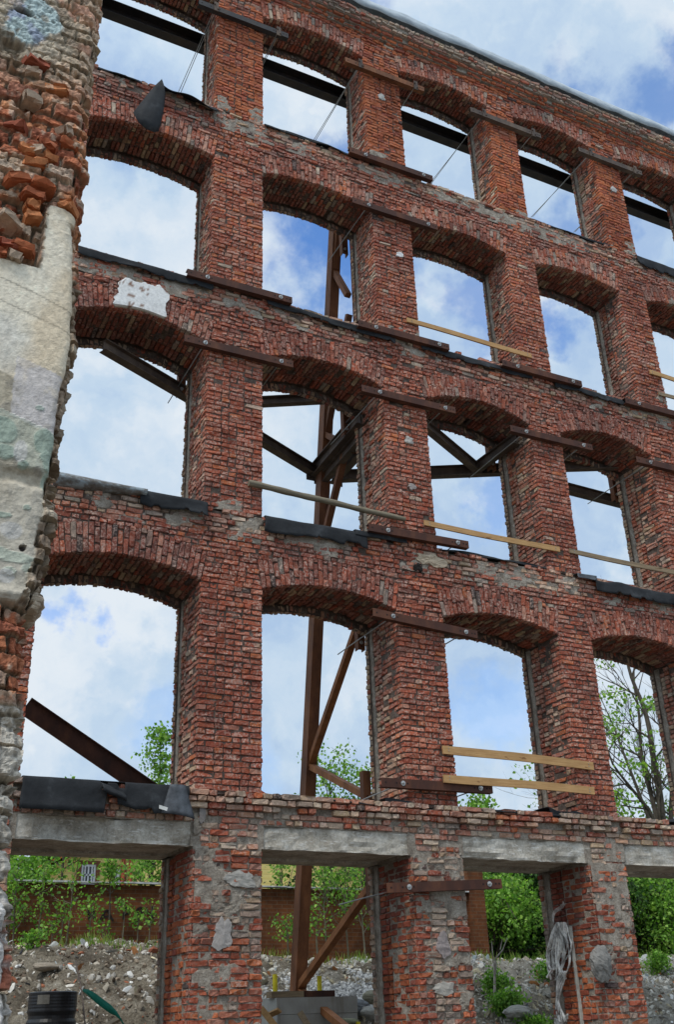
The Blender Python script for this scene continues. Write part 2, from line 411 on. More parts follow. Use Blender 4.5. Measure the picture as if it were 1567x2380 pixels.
PAL = {
 'p1': ([RED, DRED, PINK, ORG, PUR, CHR, WHT], [.46, .28, .09, .08, .07, .008, .008], .9),
 'p2': ([RED, DRED, PINK, ORG, PUR, CHR, WHT], [.45, .26, .11, .09, .06, .008, .012], .95),
 'p3': ([RED, DRED, PINK, ORG, WHT, CHR], [.44, .14, .14, .22, .03, .008], .95),
 'p4': ([RED, DRED, PINK, ORG, WHT, CHR], [.36, .08, .05, .50, .005, .005], .3),
 'jamb': ([RED, DRED, PINK, ORG, WHT, TAN, CHR], [.22, .08, .28, .08, .21, .12, .01], 1.),  # whitish reveal brick; light falling on the reveals is also put into the colour
 'arch': ([PUR, RED, DRED, PINK, GRY, CHR, ORG], [.27, .27, .26, .09, .045, .02, .03], .95),
 'archg': ([PUR, RED, GRY, PINK, CHR, ORG, WHT], [.22, .24, .17, .19, .02, .07, .07], 1.),
 'sill': ([WHT, PINK, RED, TAN, GRY, ORG, DRED], [.22, .26, .16, .18, .10, .03, .05], 1.),
 'soff': ([PUR, DRED, CHR, TAN, RED, GRY], [.30, .26, .06, .19, .13, .06], .4),  # soffit grime; some of the soffit's shade is put into the colour too
 'gedge': ([RED, ORG, DRED, PINK, CHR, GRY], [.36, .26, .14, .10, .05, .09], .4),
 'gmid': ([GRY, WHT, TAN, RED, ORG, PINK, CHR], [.28, .32, .12, .11, .09, .06, .02], 1.),
 'gjamb': ([DRED, RED, ORG, PUR], [.35, .30, .22, .13], .15),
 'gjambo': ([ORG, RED, DRED], [.52, .32, .16], .1),
 'corn': ([GRY, WHT, PINK, TAN, RED], [.28, .22, .18, .16, .16], .9),
 'nib': ([TAN, GRY, PINK, RED, WHT], [.28, .22, .18, .2, .12], .5),
}
_CL = [(0, 0, 0)]*400
def bcol(pal, x=0, z=0, k=1.):
    cs, ps, wr = PAL[pal]
    c = cs[rs.choice(len(cs), p=np.array(ps)/sum(ps))]
    if rs.rand() < .5: c = tuple((np.array(c)+np.array(cs[int(np.argmax(ps))]))/2)
    f = .86+.28*rs.rand()
    g = .93+.14*rs.rand()
    return (c[0]*f*k, c[1]*f*g*k, c[2]*f*g*k, np.clip(wr*(.4+1.1*rs.rand()), 0, 1))
CH = .0815                         # course height
ZV = np.array([0, 0, 1.]); XV = np.array([1., 0, 0]); YV = np.array([0, 1., 0])
def lay(br, org, u, n, L, z, pal, rough=1., hh=None, start=0, jit=.012, prot=0., miss=.0, hd=.055, off=0.):
    """one course of bricks along u from org, length L, face normal n"""
    t = 0.; first = True; hh = hh or (CH/2-.004)
    while t < L-.03:
        l = (.128 if rs.rand() < .62 else .258)
        if first and start: l = start
        l *= .95+.1*rs.rand(); first = False
        if L-t-l < .07: l = L-t
        if rs.rand() >= miss:
            p = prot+(rs.rand()-.5)*2*jit
            if rs.rand() < .008*rough: p -= .04
            c = org+u*(t+l/2)+n*(p-hd)+ZV*((rs.rand()-.5)*.006)
            pl = pal(c) if callable(pal) else pal
            br.add(c, u, n, np.cross(u, n)*-1 if False else ZV, l/2-.005, hd, hh*(.93+.09*rs.rand()), bcol(pl), rough)
        t += l

# ------------------------------------------------------------------ facade layout
PX = [(-4.15, -3.19), (-.95, 0.), (2.25, 3.11), (5.37, 6.09), (8.30, 9.06), (11.33, 12.08), (14.35, 15.1)]
WX = [(PX[i][1], PX[i+1][0]) for i in range(6)]
SILL = [0., 4.28, 8.45, 12.62, 16.70]; SPR = [3.61, 7.27, 11.40, 15.47, 19.67]; RISE = [0, .20, .25, .17, .17]; BH = [0, .47, .46, .46, .46]
TH = [1.30, 1.06, 1.06, .90, .80]
TOPZ = 20.42
facade = empty('brick_facade', 'roofless red brick factory wall five storeys high with rows of empty arched window openings', 'facade')
def circ(l, a, b):
    h = (b-a)/2; r = RISE[l]; R = (h*h+r*r)/(2*r); return (a+b)/2, SPR[l]+r-R, R, math.asin(h/R)

def jamb(br, geo, x, sgn, l, z0, z1, T):
    """reveal of an opening at x; sgn = outward normal along x"""
    k = T/1.06; n = np.array([sgn, 0, 0.])
    zc = np.arange(math.floor(z0/CH)-1, math.floor(z1/CH)+2)
    for i in zc:
        z = (i+.5)*CH
        if z < z0 or z >= z1: continue
        st = .125 if i % 2 else .255
        def pj(c):
            if l == 0:
                v = fbm(c[0]*.7+3, c[2]*1.3, 1.7)
                return 'gjambo' if c[2] < 2.75+.5*(v-.5) else ('gjamb' if v < .62 else 'gmid')
            return 'jamb' if rs.rand() < .75 or c[1] > .5 else ('p%d' % l)
        lay(br, np.array([x, st, z]), YV, n, .56*k-st, z, pj, 1., jit=.013)
        lay(br, np.array([x-sgn*.028, .60*k, z]), YV, n, .25*k, z, pj if l == 0 else 'jamb', 1.15, jit=.014, start=.125)
        lay(br, np.array([x+sgn*.012, .955*k, z]), YV, n, T-.955*k, z, 'nib', 1.1, jit=.012, hd=.06)
def pier_core(geo, xa, xb, z0, z1, T, l=1):
    k = T/1.06; e = .008
    geo.box((xa+e, .017, z0), (xb-e, .57*k, z1), mi=1)
    geo.box((xa+.075, .57*k, z0), (xb-.075, .60*k, z1), mi=1)
    geo.box((xa+.05, .60*k, z0), (xb-.05, .85*k, z1), mi=1)
    geo.box((xa+.022, .85*k, z0), (xb-.022, .955*k, z1), mi=2)
    geo.box((xa, .955*k, z0), (xb, T-.01, z1), mi=1)
    # outer skin seen from behind
for l in range(5):
    T = TH[l]
    for i, (xa, xb) in enumerate(PX):
        br = Bricks(); geo = Geo(); W_ = xb-xa
        z0, z1 = SILL[l], SPR[l]
        zg = -.6 if l == 0 else z0
        pier_core(geo, xa, xb, zg, z1, T, l)
        def pf(c, l=l, xa=xa, xb=xb):
            if l == 0:
                v = fbm(c[0]*1.8+5, 0, c[2]*1.4, 3)
                edge = min(c[0]-xa, xb-c[0])
                if c[2] < 2.3 and edge < .3: return 'gedge'
                return 'gmid' if (edge > .13 and v > .40) or v > .66 or (c[2] > 3.0 and v > .36) else 'gedge'
            return 'p%d' % l
        a = math.floor(z0/CH)-1; b = math.floor(z1/CH)+2
        for kk in range(a, b):
            z = (kk+.5)*CH
            if z < z0 or z >= z1: continue
            st = .255 if kk % 2 else .125
            # corner bricks turn the corner: full depth
            rr = 1.5 if l == 0 else 1.05
            lay(br, np.array([xa, 0, z]), XV, -YV, W_, z, pf, rr, jit=.011 if l else .020, start=st, miss=.0 if l else .02)
        jamb(br, geo, xa, -1, l, z0, z1, T); jamb(br, geo, xb, 1, l, z0, z1, T)
        # corner ends: deep blocks showing on the reveal
        for kk in range(a, b):
            z = (kk+.5)*CH
            if z < z0 or z >= z1: continue
            st = .125 if kk % 2 else .255
            for x, sg in ((xa, -1), (xb, 1)):
                d = st-.016
                pl = 'jamb' if l and rs.rand() < .3 else (pf(np.array([x, 0, z])) if l else 'gedge')
                br.add((x-sg*.055+sg*(rs.rand()-.5)*.009, .008+d/2+.004, z), YV, np.array([sg, 0, 0.]), ZV, d/2, .055, CH/2-.006, bcol(pl), 1.1)
        br.into(geo, 0)
        o = geo.build('pier', [M_BRICK, M_MORTAR if l == 0 else M_DMORTAR, M_MORTAR], facade)

def mortar_sheet(geo, xa, xb, z0, z1, thr, y0=.030, amp=.034, mi=1, seed=0, zf=None):
    X_, Z_ = np.meshgrid(np.arange(xa, xb+.02, .022), np.arange(z0, z1+.02, .022), indexing='ij')
    n_ = fbm(X_*2.3+seed, seed, Z_*3.4, 5); m_ = fbm(X_*13, seed+3, Z_*15, 3)
    t_ = thr if zf is None else thr+zf(X_, Z_)
    Y_ = y0-amp*sstep(0, .07, n_-t_+(m_-.5)*.10)-.014*(m_-.5)
    geo.grid(np.stack([X_, Y_, Z_], -1), mi=mi)
for i, (xa, xb) in enumerate(PX):
    g = Geo(); mortar_sheet(g, xa+.03, xb-.03, .6, 3.60, .525, seed=i*3.1, zf=lambda X_, Z_: -.10*sstep(2.7, 3.4, Z_)+.06*(1-sstep(1.4, 2.4, Z_))); g.build('mortar_render', M_MORTAR, facade)
    g = Geo(); mortar_sheet(g, xa+.0, xb, 3.64, 4.1, .50, seed=i*3.1+1); g.build('mortar_render', M_MORTAR, facade)
for l in (1, 2, 3):
    z1 = SILL[l+1]
    g = Geo(); mortar_sheet(g, PX[0][0], PX[-1][1], z1-.46, z1-.03, .505, seed=l*7.7, amp=.030); g.build('mortar_smear', M_MORTAR, facade)
    for xa, xb in PX:
        g = Geo(); mortar_sheet(g, xa+.03, xb-.03, z1, z1+.34, .53, seed=l*5+xa, amp=.036); g.build('mortar_smear', M_MORTAR, facade)
# arches
for l in range(1, 5):
    T = TH[l]
    for i, (xa, xb) in enumerate(WX):
        xc, zc, R, th = circ(l, xa, xb)
        br = Bricks(); geo = Geo(); k = T/1.06
        nst = int(round(2*th*R/.079)); pal = 'arch' if l < 3 else 'archg'
        def vous(r0, r1, y0, y1, a, pal, rough, dr=0., full=False):
            b_ = a*.5; rm = (r0+r1)/2-R
            rad = np.array([math.sin(b_), 0, math.cos(b_)]); tan = np.array([math.cos(b_), 0, -math.sin(b_)])
            m = np.array([xc+R*math.sin(a), 0, zc+R*math.cos(a)])+rad*rm
            wdt = 2*th*R/nst*(1+.5*rm/R)
            return m, rad, tan, wdt
        for q in range(nst):
            a = -th+(q+.5)*2*th/nst
            # front ring, two half-brick-and-brick tiers, staggered
            cuts = [0, .13, .39, BH[l]] if q % 2 else [0, .26, BH[l]]
            if rs.rand() < .2: cuts = [0, .2, BH[l]]
            for r0, r1 in zip(cuts[:-1], cuts[1:]):
                m, rad, tan, wdt = vous(R+r0, R+r1, 0, 0, a, pal, 1)
                c = m+YV*(.055+(rs.rand()-.5)*.018)
                br.add(c, rad, -YV, tan, (r1-r0)/2-.004, .055, wdt/2-.0035, bcol(pal), 1.05)
            # soffit rows
            ys = [.11, .36, .60] if q % 2 else [.11, .24, .48, .60]
            ys = [y*k for y in ys]+[.86*k]
            for y0, y1 in zip(ys[:-1], ys[1:]):
                m, rad, tan, wdt = vous(R, R+.12, 0, 0, a, pal, 1)
                c = np.array([xc+(R+.055)*math.sin(a), (y0+y1)/2, zc+(R+.055)*math.cos(a)])+rad*(rs.rand()-.4)*.03
                if rs.rand() < .04: continue
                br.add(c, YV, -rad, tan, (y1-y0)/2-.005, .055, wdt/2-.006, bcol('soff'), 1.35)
            drop = .085
            c = np.array([xc+(R-drop+.055)*math.sin(a), (.955*k+T)/2, zc+(R-drop+.055)*math.cos(a)])+rad*((rs.rand()-.5)*.012+(.03 if rs.rand() < .06 else 0))
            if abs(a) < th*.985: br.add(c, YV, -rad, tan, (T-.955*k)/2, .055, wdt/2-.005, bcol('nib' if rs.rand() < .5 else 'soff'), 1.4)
        br.into(geo, 0)
        # core prism over the opening
        n = 24; xs = np.linspace(xa, xb, n+1)
        def prism(rr, y0, y1, ztop, mi=1):
            zi = zc+np.sqrt(np.maximum(rr*rr-(xs-xc)**2, 0))
            V = []
            for x, zz in zip(xs, zi): V += [(x, y0, zz), (x, y1, zz), (x, y0, ztop), (x, y1, ztop)]
            F = []
            for j in range(n):
                p = 4*j; q = p+4
                F += [(p, q, q+1, p+1), (p, p+2, q+2, q), (p+1, q+1, q+3, p+3)]
            geo.add(V, F, mi=mi)
        zt = SPR[l]+RISE[l]+.26
        prism(R+.022, .022, .62*k, zt); prism(R+.07, .62*k, .955*k, zt); prism(R-.085+.008, .955*k, T-.012, zt)
        geo.build('arch', [M_BRICK, M_DMORTAR], facade)

# wall bands between one row of arches and the next sills
for l in range(0, 5):
    T = TH[l]; z0 = SPR[l]; z1 = SILL[l+1] if l < 4 else TOPZ
    br = Bricks(); geo = Geo(); Tn = TH[min(l+1, 4)]
    X0, X1 = PX[0][0], PX[-1][1]
    a = math.floor(z0/CH)-1; b = math.floor(z1/CH)+2
    for kk in range(a, b):
        z = (kk+.5)*CH
        if z < z0 or z >= z1: continue
        # solid intervals
        cuts = []
        for (xa, xb) in WX:
            if l == 0:
                if z < 3.93: cuts.append((xa-.05, xb+.09))
                continue
            xc, zc, R, th = circ(l, xa, xb); dz = z-zc-BH[l]
            if dz < R:
                h = min(math.sqrt(R*R-max(dz, 0)**2) if dz > 0 else 9, (xb-xa)/2+(z-SPR[l])*math.tan(th*.5))
                if h > 0: cuts.append((xc-h, xc+h))
        segs = []; p = X0
        for c0, c1 in cuts: segs.append((p, c0)); p = c1
        segs.append((p, X1))
        last = z > z1-CH*1.05; upper = z > z1-CH*4.4
        for s0, s1 in segs:
            if s1-s0 < .05: continue
            def pb(c, l=l, z=z, upper=upper):
                if l == 0: return 'sill' if rs.rand() < .6 else 'gmid'
                if l == 4: return 'p4' if z > z1-.2 else ('archg' if rs.rand() < .5 else 'p4')
                if upper:
                    return 'sill' if fbm(c[0]*.9, 3, c[2]) > .36 else 'p%d' % l
                inp = any(q[0]-.05 < c[0] < q[1]+.05 for q in PX)
                return ('arch' if rs.rand() < .35 else 'p%d' % l) if inp else 'arch'
            prot = 0.
            if l == 0 and z > 4.05: prot = .055+(.03 if last else 0)
            if l in (1, 2, 3) and last: prot = .015
            ms = .22 if (last and l) else (.06 if l == 0 else (.05 if upper and l < 4 else 0))
            lay(br, np.array([s0, 0, z]), XV, -YV, s1-s0, z, pb, 1.2, jit=.013 if not upper else .018, prot=prot, miss=ms, hd=.06+prot/2 if prot else .055)
    # top course laid on the sill (seen edge on from a step aside)
    geo_top = z1
    e = .022
    if l == 0:
        for (xa, xb) in PX: geo.box((xa-.03, e, z0), (xb+.03, T-.03, 3.905), mi=1)
        geo.box((X0, e+.004, 3.905), (X1, T-.01, z1-.02), mi=1)
    else:
        zt = SPR[l]+RISE[l]+.26
        for (xa, xb) in PX: geo.box((xa, e, z0), (xb, T-.012, zt), mi=1)
        geo.box((X0, e, zt), (X1, T-.012, z1-.02), mi=1)
    br.into(geo, 0)
    o = geo.build('wall_band', [M_BRICK, M_MORTAR if l in (0,) else M_DMORTAR], facade)

# cornice
geo = Geo(); br = Bricks(); X0, X1 = PX[0][0], PX[-1][1]
for j, (pz, pr, pl) in enumerate([(TOPZ+.04, .07, 'p4'), (TOPZ+.04+CH, .13, 'p4'), (TOPZ+.04+2*CH, .20, 'corn'), (TOPZ+.04+3*CH, .235, 'corn'), (TOPZ+.04+4*CH, .25, 'corn'), (TOPZ+.04+5*CH, .19, 'corn')]):
    lay(br, np.array([X0, 0, pz]), XV, -YV, X1-X0, pz, pl, 1.3, jit=.016, prot=pr, hd=.09, miss=.02)
    geo.box((X0, -pr+.03, pz-CH/2), (X1, TH[4]-.02, pz+CH/2), mi=1)
br.into(geo, 0)
geo.build('cornice', [M_BRICK, M_MORTAR], facade)
# the wet-look plastic cover laid along the wall head
g = Geo(); xs = np.arange(X0, X1, .12); sec = [(.6, .02), (.2, .035), (-.1, .03), (-.26, .02), (-.30, -.03), (-.285, -.12)]
P = np.zeros((len(xs), len(sec), 3)); zt = TOPZ+.04+5.5*CH+.012
for i, x in enumerate(xs):
    sag = .12+.20*fbm(x*.45, 1, 0, 3)+.03*vnoise(x*3.1, 4, 0); lift = sag
    for j, (y, dz) in enumerate(sec):
        P[i, j] = (x, y+.02*(vnoise(x*4, j, 2)-.5), zt+dz*(1 if dz > 0 else .9+.9*vnoise(x*2.3, 7, 1))+lift*(1 if j < 4 else .8)-(.045 if j > 3 else 0))
g.grid(P)
def _film(k):
    k.base(k.ramp(k.noise(3, 5, .6, stretch=(1, 1, 3)), [(.35, (.25, .29, .32)), (.65, (.42, .46, .49))])); k.b.inputs['Roughness'].default_value = .35
    k.bump(k.noise(7, 4, .6, stretch=(1, 3, 1)), .5, .02)
M_FILM = material('grey_plastic_film', _film)
o = g.build('plastic_sheet', M_FILM, None, True); md = o.modifiers.new('thick', 'SOLIDIFY'); md.thickness = .006
tag(o, 'pale grey plastic film laid along the very top of the brick facade', 'plastic sheet')

# concrete lintels over the ground floor openings, chipped soffit edge
for i, (xa, xb) in enumerate(WX):
    g = Geo(); xs = np.linspace(xa-.035, xb+.085, 46); zb, zt, T = 3.61, 3.915, 1.28
    front = []
    for x in xs:
        chip = 0
        if i == 0: chip = .11*sstep(-2.98, -2.8, x)*(1-sstep(-2.1, -1.95, x))
        row = []
        zs = [zb, zb+.03, zb+.09, zb+.15, zb+.21, zb+.27, zt]
        for j, z in enumerate(zs):
            nz = fbm(x*5, j*1.3+i*7, z*6, 4)-.5
            big = fbm(x*2.2+i*11, 3, z*3, 3)
            y = .035+nz*.05+.05*sstep(.55, .7, big)*(1 if j in (0, 1, 5, 6) else .3)
            if chip and j > 0: y += chip*(1 if j < 6 else .4)*(.6+.9*fbm(x*9, 1, z*9, 3))
            zz = z+(fbm(x*4, 9+i, 0, 4)-.5)*(.05 if j == 6 else .03 if j == 0 else 0)
            row.append((x, y, zz))
        row = [(x, T, zb), (x, T-.34, zb), (x, T-.34, zb+.035), (x, .3, zb+.035), (x, .06, zb+.018)]+row+[(x, .4, zt), (x, T, zt), (x, T, zb)]
        front.append(row)
    g.grid(np.array(front))
    for e_ in (0, -1):
        r = np.array(front[e_]); c = r.mean(0); g.add(np.vstack([r, [c]]), [(j, j+1, len(r)) for j in range(len(r)-1)])
    g.build('lintel', M_CONC, facade)

# plaster lumps, anchors and a painted-on hole on piers ; white plaster block on the second floor arch
def patch(u, v, ru, rv, col, y=-.02, bulge=.03, parent=facade, name='plaster_patch', seed=0, mat=None, normal='y', x=None):
    g = Geo(); c = Y(u, v, y) if normal == 'y' else X(u, v, x); n = 40; P = []
    rings = [0, .25, .5, .72, .88, 1.0, 1.04]
    for r in rings:
        for i in range(n):
            th = 2*math.pi*i/n; rr = r*(.25+1.15*fbm(math.cos(th)*1.6+seed*3.1, math.sin(th)*1.6, seed*7.7, 4))
            d = (1-r*r*.5)*bulge if r < 1.01 else -.06
            px, pz = rr*ru*math.cos(th), rr*rv*math.sin(th)
            d += (fbm(px*14, seed, pz*22, 4)-.5)*bulge*1.6
            P.append((c[0]+px, c[1]-d, c[2]+pz) if normal == 'y' else (c[0]-d, c[1]+px, c[2]+pz))
    F = [(k*n+i, k*n+(i+1) % n, (k+1)*n+(i+1) % n, (k+1)*n+i) for k in range(len(rings)-1) for i in range(n)]
    g.add(P, F, col); return g.build(name, mat or M_VC, parent)
for a in [(345, 725, .33, .24, (.52, .50, .48), -.025, .05, 1)]:
    g = Geo(); A, B = Y(272, 750, 0), Y(398, 760, 0)
    # flat face with ragged upper edge, and the part that turns under the arch
    nx = 26; P = []
    for i in range(nx+1):
        t = i/nx; x = -2.50+t*.80; top = 12.06+.20*min(1, 5*t+.3, 6*(1-t)+.4)+.16*(fbm(x*9, 2, 2, 4)-.5)
        bot = 11.66+.05*math.sin(t*3.1)
        col_ = []
        for j in range(12):
            s = j/11.; z = bot+(top-bot)*s; xx = x+(.16*(fbm(9+5*(t > .5), z*9, 1, 4)-.5))*(2*abs(t-.5))**3
            col_.append((xx, -.035-.012*fbm(x*6, z*6, 2, 3)+(.05 if j == 11 else 0), z))
        under = [(x, .30-.1*vnoise(x*7, 1, 2), bot+.005), (x, .12, bot-.012), (x, -.01, bot-.010)]
        P.append(under+col_)
    cc = np.tile(np.array([.66, .65, .63, 0]), ((nx+1)*15, 1)); cc.reshape(nx+1, 15, 4)[:, :3] = (.42, .36, .28, 0)
    PP = np.array(P).reshape(-1, 3); n_ = fbm(PP[:, 0]*11, 3, PP[:, 2]*11, 4); cc[n_ > .67] = (.22, .13, .09, 0); cc[:, :3] *= (.85+.3*fbm(PP[:, 0]*5, 9, PP[:, 2]*5, 3))[:, None]; g.grid(P, cc); o = g.build('plaster_patch', M_VC, facade)
    md = o.modifiers.new('thick', 'SOLIDIFY'); md.thickness = .012; md.offset = 1
k_ = 0
for u, v, ru, rv, col in [(930, 592, .10, .07, (.62, .61, .60)), (888, 225, .10, .11, (.36, .35, .33)), (1428, 440, .12, .10, (.42, .40, .38)),
                          (950, 1022, .11, .08, (.40, .37, .34)), (958, 1130, .09, .07, (.30, .26, .24)), (1030, 2192, .15, .18, (.26, .22, .21)), (518, 2165, .15, .22, (.33, .30, .28)),
                          (1030, 2295, .20, .10, (.36, .33, .29)), (560, 2040, .24, .13, (.33, .31, .28)), (470, 1890, .05, .13, (.2, .18, .17))]:
    k_ += 1; patch(u, v, ru, rv, col, -.012, .014, seed=k_)
patch(972, 1316, .10, .09, (.015, .012, .01), -.012, .02, seed=61, name='painted_putlog_hole')  # near-black patch painted in place of the dark inside a hole
patch(1000, 1300, .34, .12, (.42, .34, .25), -.008, .03, seed=62)

# ------------------------------------------------------------------ steel channels clamped across the piers
ORD = ['first', 'second', 'third', 'fourth']
def channel(xc, z, label, mat, dark=False, tilt=0., L=1.88, rods=(1, 1), right=True, back=True, rodlen=None, T=1.06):
    t = empty('steel_channel', label, 'steel channel', 'steel channels clamped across the brick piers')
    y0 = -.035; hh = .064; d = .075
    dz = tilt
    A = np.array([xc-L/2, 0, z-dz/2]); B = np.array([xc+L/2, 0, z+dz/2])
    g = Geo()
    def seg(o1, o2, a, b_): pass
    g.beam(A+(0, y0-.10, 0), B+(0, y0-.10, 0), .011, 2*hh)                       # web facing the viewer
    g.beam(A+(0, y0-.05, hh-.006), B+(0, y0-.05, hh-.006), .092, .011)
    g.beam(A+(0, y0-.05, -hh+.006), B+(0, y0-.05, -hh+.006), .092, .011)
    for f in (.035, .13, .165, .225, .83, .865, .945, .975):
        p = A+(B-A)*f+np.array([0, y0-.107, 0]); g.tube([p+(0, .004, 0), p-(0, .0, 0)], .014, 8, mi=1)
    g.build('beam', [mat, M_HOLE], t)
    for f, kx in ((.185, rods[0]), (.885, rods[1])):
        if not kx: continue
        p = A+(B-A)*f; b_ = Geo()
        b_.tube([p+(0, y0-.106, 0), p+(0, y0-.114, 0)], .036, 14); b_.tube([p+(0, y0-.112, 0), p+(0, y0-.135, 0)], .022, 6)
        b_.tube([p+(0, y0-.13, 0), p+(0, y0-.16, 0)], .010, 6)
        b_.build('bolt', M_ZINC, t)
        r = Geo(); ln = (rodlen or T+.72); r.tube([p+(0, y0-.09, 0), p+(0, ln*.5, .004), p+(0, ln, -.004)], .0095, 6); r.build('tie_rod', M_ROD, t)
    return t
FL = ['ground floor', 'first upper floor', 'second upper floor', 'third upper floor', 'top floor']
CHN = [(1, 12.615, 'third-floor foot of the leftmost full pier', M_RUST, 2),
       (1, 11.295, 'second-floor head of the leftmost full pier', M_RUST, 2),
       (2, 16.70, 'top-floor foot of the second full pier', M_RUST, 2),
       (2, 15.41, 'third-floor head of the second full pier', M_RUST, 2),
       (2, 12.555, 'third-floor foot of the second full pier', M_RUST, 2),
       (3, 12.57, 'third-floor foot of the third full pier', M_RUST, 2),
       (4, 12.49, 'third-floor foot of the fourth pier', M_RUST, 2),
       (2, 11.19, 'second-floor head of the second full pier', M_RUST, 2),
       (3, 11.13, 'second-floor head of the third full pier', M_RUST, 2),
       (4, 11.14, 'second-floor head of the fourth pier', M_RUST, 2),
       (2, 8.565, 'second-floor foot of the second full pier', M_RUST, 2),
       (2, 7.06, 'first-floor head of the second full pier', M_RUST, 2),
       (2, 4.57, 'first-floor foot of the second full pier', M_RUST, 2),
       (2, 3.20, 'ground-floor part of the second full pier', M_RUST, 2)]
for i, z, lab, mat, _ in CHN:
    xc = (PX[i][0]+PX[i][1])/2+.02
    tl = {7.06: -.12, 3.20: .10}.get(z, .02)
    lf = [l for l in range(5) if SILL[l] <= z][-1]
    channel(xc, z, 'rust brown steel channel bolted across the '+lab, mat, tilt=tl, rods=(1, 1), T=TH[lf])
for i, z, lab, mat in [(1, 19.21, 'leftmost full pier', M_BLACKST), (2, 19.22, 'second full pier', M_BRNRUST), (3, 19.21, 'third full pier', M_DKRUST), (4, 19.31, 'fourth pier', M_DKRUST)]:
    xc = (PX[i][0]+PX[i][1])/2+.02
    t = channel(xc, z, ('blackened' if mat is M_BLACKST else 'dark brown rusty')+' steel channel at the top-floor head of the '+lab, mat, tilt=.03, T=.8, rods=(0, 0))
    for f in (.185, .885):
        p = np.array([xc-.94+1.88*f, 0, z]); b_ = Geo()
        b_.box(p+(-.045, -.165, -.11), p+(.045, -.15, .13)); b_.tube([p+(-.03, -.165, .05), p+(-.03, -.19, .05)], .016, 6); b_.tube([p+(.03, -.165, -.06), p+(.03, -.19, -.06)], .016, 6)
        b_.build('bolt_plate', M_DKRUST, t)
        for k in (-1, 1):
            r = Geo(); q = p+(.03*k, 0, .05*k)
            r.tube([q+(0, -.15, 0), q+(0, .9, 0), q+(0, 2.15, -.03*k)], .0075, 5); r.build('tie_rod', M_ROD, t)
# short uprights behind the wall that the rods pass through
UP = [(410, 858, 920, 1, 'beside the leftmost full pier under the second-floor arch'), (795, 955, 1012, 2, 'left of the second full pier under the second-floor arch'),
      (1136, 1030, 1092, 3, 'left of the third full pier under the second-floor arch'), (1425, 1098, 1162, 4, 'left of the fourth pier under the second-floor arch'),
      (828, 1450, 1510, 2, 'left of the second full pier under the first-floor arch'), (842, 1798, 1880, 2, 'standing on the first-floor sill left of the second full pier'),
      (856, 1985, 2120, 2, 'hanging beside the concrete lintel left of the second full pier'), (792, 540, 592, 2, 'left of the second full pier under the third-floor arch'),]
for u, v0, v1, i, lab in UP:
    A = Y(u, v0, 1.32); B = Y(u+2, v1, 1.32); A = np.array([B[0], 1.32, A[2]+(.35 if v1-v0 < 70 else .05)])
    g = Geo(); t = empty('steel_upright', 'short rusty steel channel upright '+lab, 'steel upright', 'short uprights behind the wall')
    g.box((B[0]-.005, 1.26, B[2]), (B[0]+.125, 1.272, A[2])); g.box((B[0]-.005, 1.272, B[2]), (B[0]+.007, 1.38, A[2])); g.box((B[0]+.113, 1.272, B[2]), (B[0]+.125, 1.38, A[2]))
    for z in (B[2]+.06, B[2]+.2): g.tube([(B[0]+.06, 1.259, z), (B[0]+.06, 1.262, z)], .013, 8, mi=1)
    g.build('beam', [M_BRNRUST, M_HOLE], t)
    w_ = Geo(); w_.tube([(B[0]+.05, 1.255, B[2]+.12), (B[0]+.05, 1.235, B[2]+.12)], .03, 10); w_.build('washer', M_ZINC, t)

# long beam behind the top-floor openings
g = Geo(); A = np.array([-3.6, 1.15, 19.72]); B = np.array([15.2, 1.15, 19.72])
g.ibeam(A, B, .20, .36, .016, mi=0, kind='C')
tag(g.build('steel_girder', M_BLACKST), 'long black steel girder running behind all the top-floor window openings', 'steel girder')

# ------------------------------------------------------------------ raking support frame in the second opening
frame = empty('support_frame', 'tall rusty steel raking support frame with zigzag braces behind the second opening', 'support frame')
XF = 2.42
cb = X(697, 2302, XF); c1 = X(742, 1090, XF); ct = X(785, 560, XF)
def colpt(z):
    t = (z-cb[2])/(ct[2]-cb[2]); q = np.polyfit([cb[2], c1[2], ct[2]], [cb[1], c1[1], ct[1]], 1); return np.array([XF, np.polyval(q, z), z])
g = Geo(); g.beam(colpt(cb[2]), colpt(18.2), .20, .24, up=(0, 1, 0)); g.build('column', M_BRNRUST, frame)
CHY = 1.42
M_ORUST = rust('orange_rust_steel', (.13, .050, .018), (.26, .10, .035), (.38, .155, .055))
g = Geo(); g.beam((XF, 1.40, 1.0), (XF, 1.40, 2.75), .12, .10, up=(0, 1, 0)); g.beam((XF+.2, CHY, 2.7), (XF+.2, CHY, 18.3), .16, .12, up=(0, 1, 0)); g.build('column', M_BRNRUST, frame)
zz = [2.05]
def cz(u, v): return X(u, v, XF)[2]
KN = [cz(700, 2295), cz(716, 1778), cz(748, 1280), cz(757, 1010), cz(772, 640)]
for k in KN:
    zl = k
    up_ = (XF, CHY, k+ (2.1 if k > 3 else 1.35)); dn = (XF, CHY, k-1.0)
    g = Geo(); p = colpt(k)+np.array([0, -.09, 0])
    g.beam(p+(0, 0, .04), up_, .10, .12, up=(1, 0, 0)); g.build('brace', M_ORUST if k < 6 else M_BRNRUST, frame)
    g = Geo(); g.beam(p+(0, 0, -.04), dn, .10, .12, up=(1, 0, 0)); g.build('brace', M_ORUST if k < 6 else M_BRNRUST, frame)
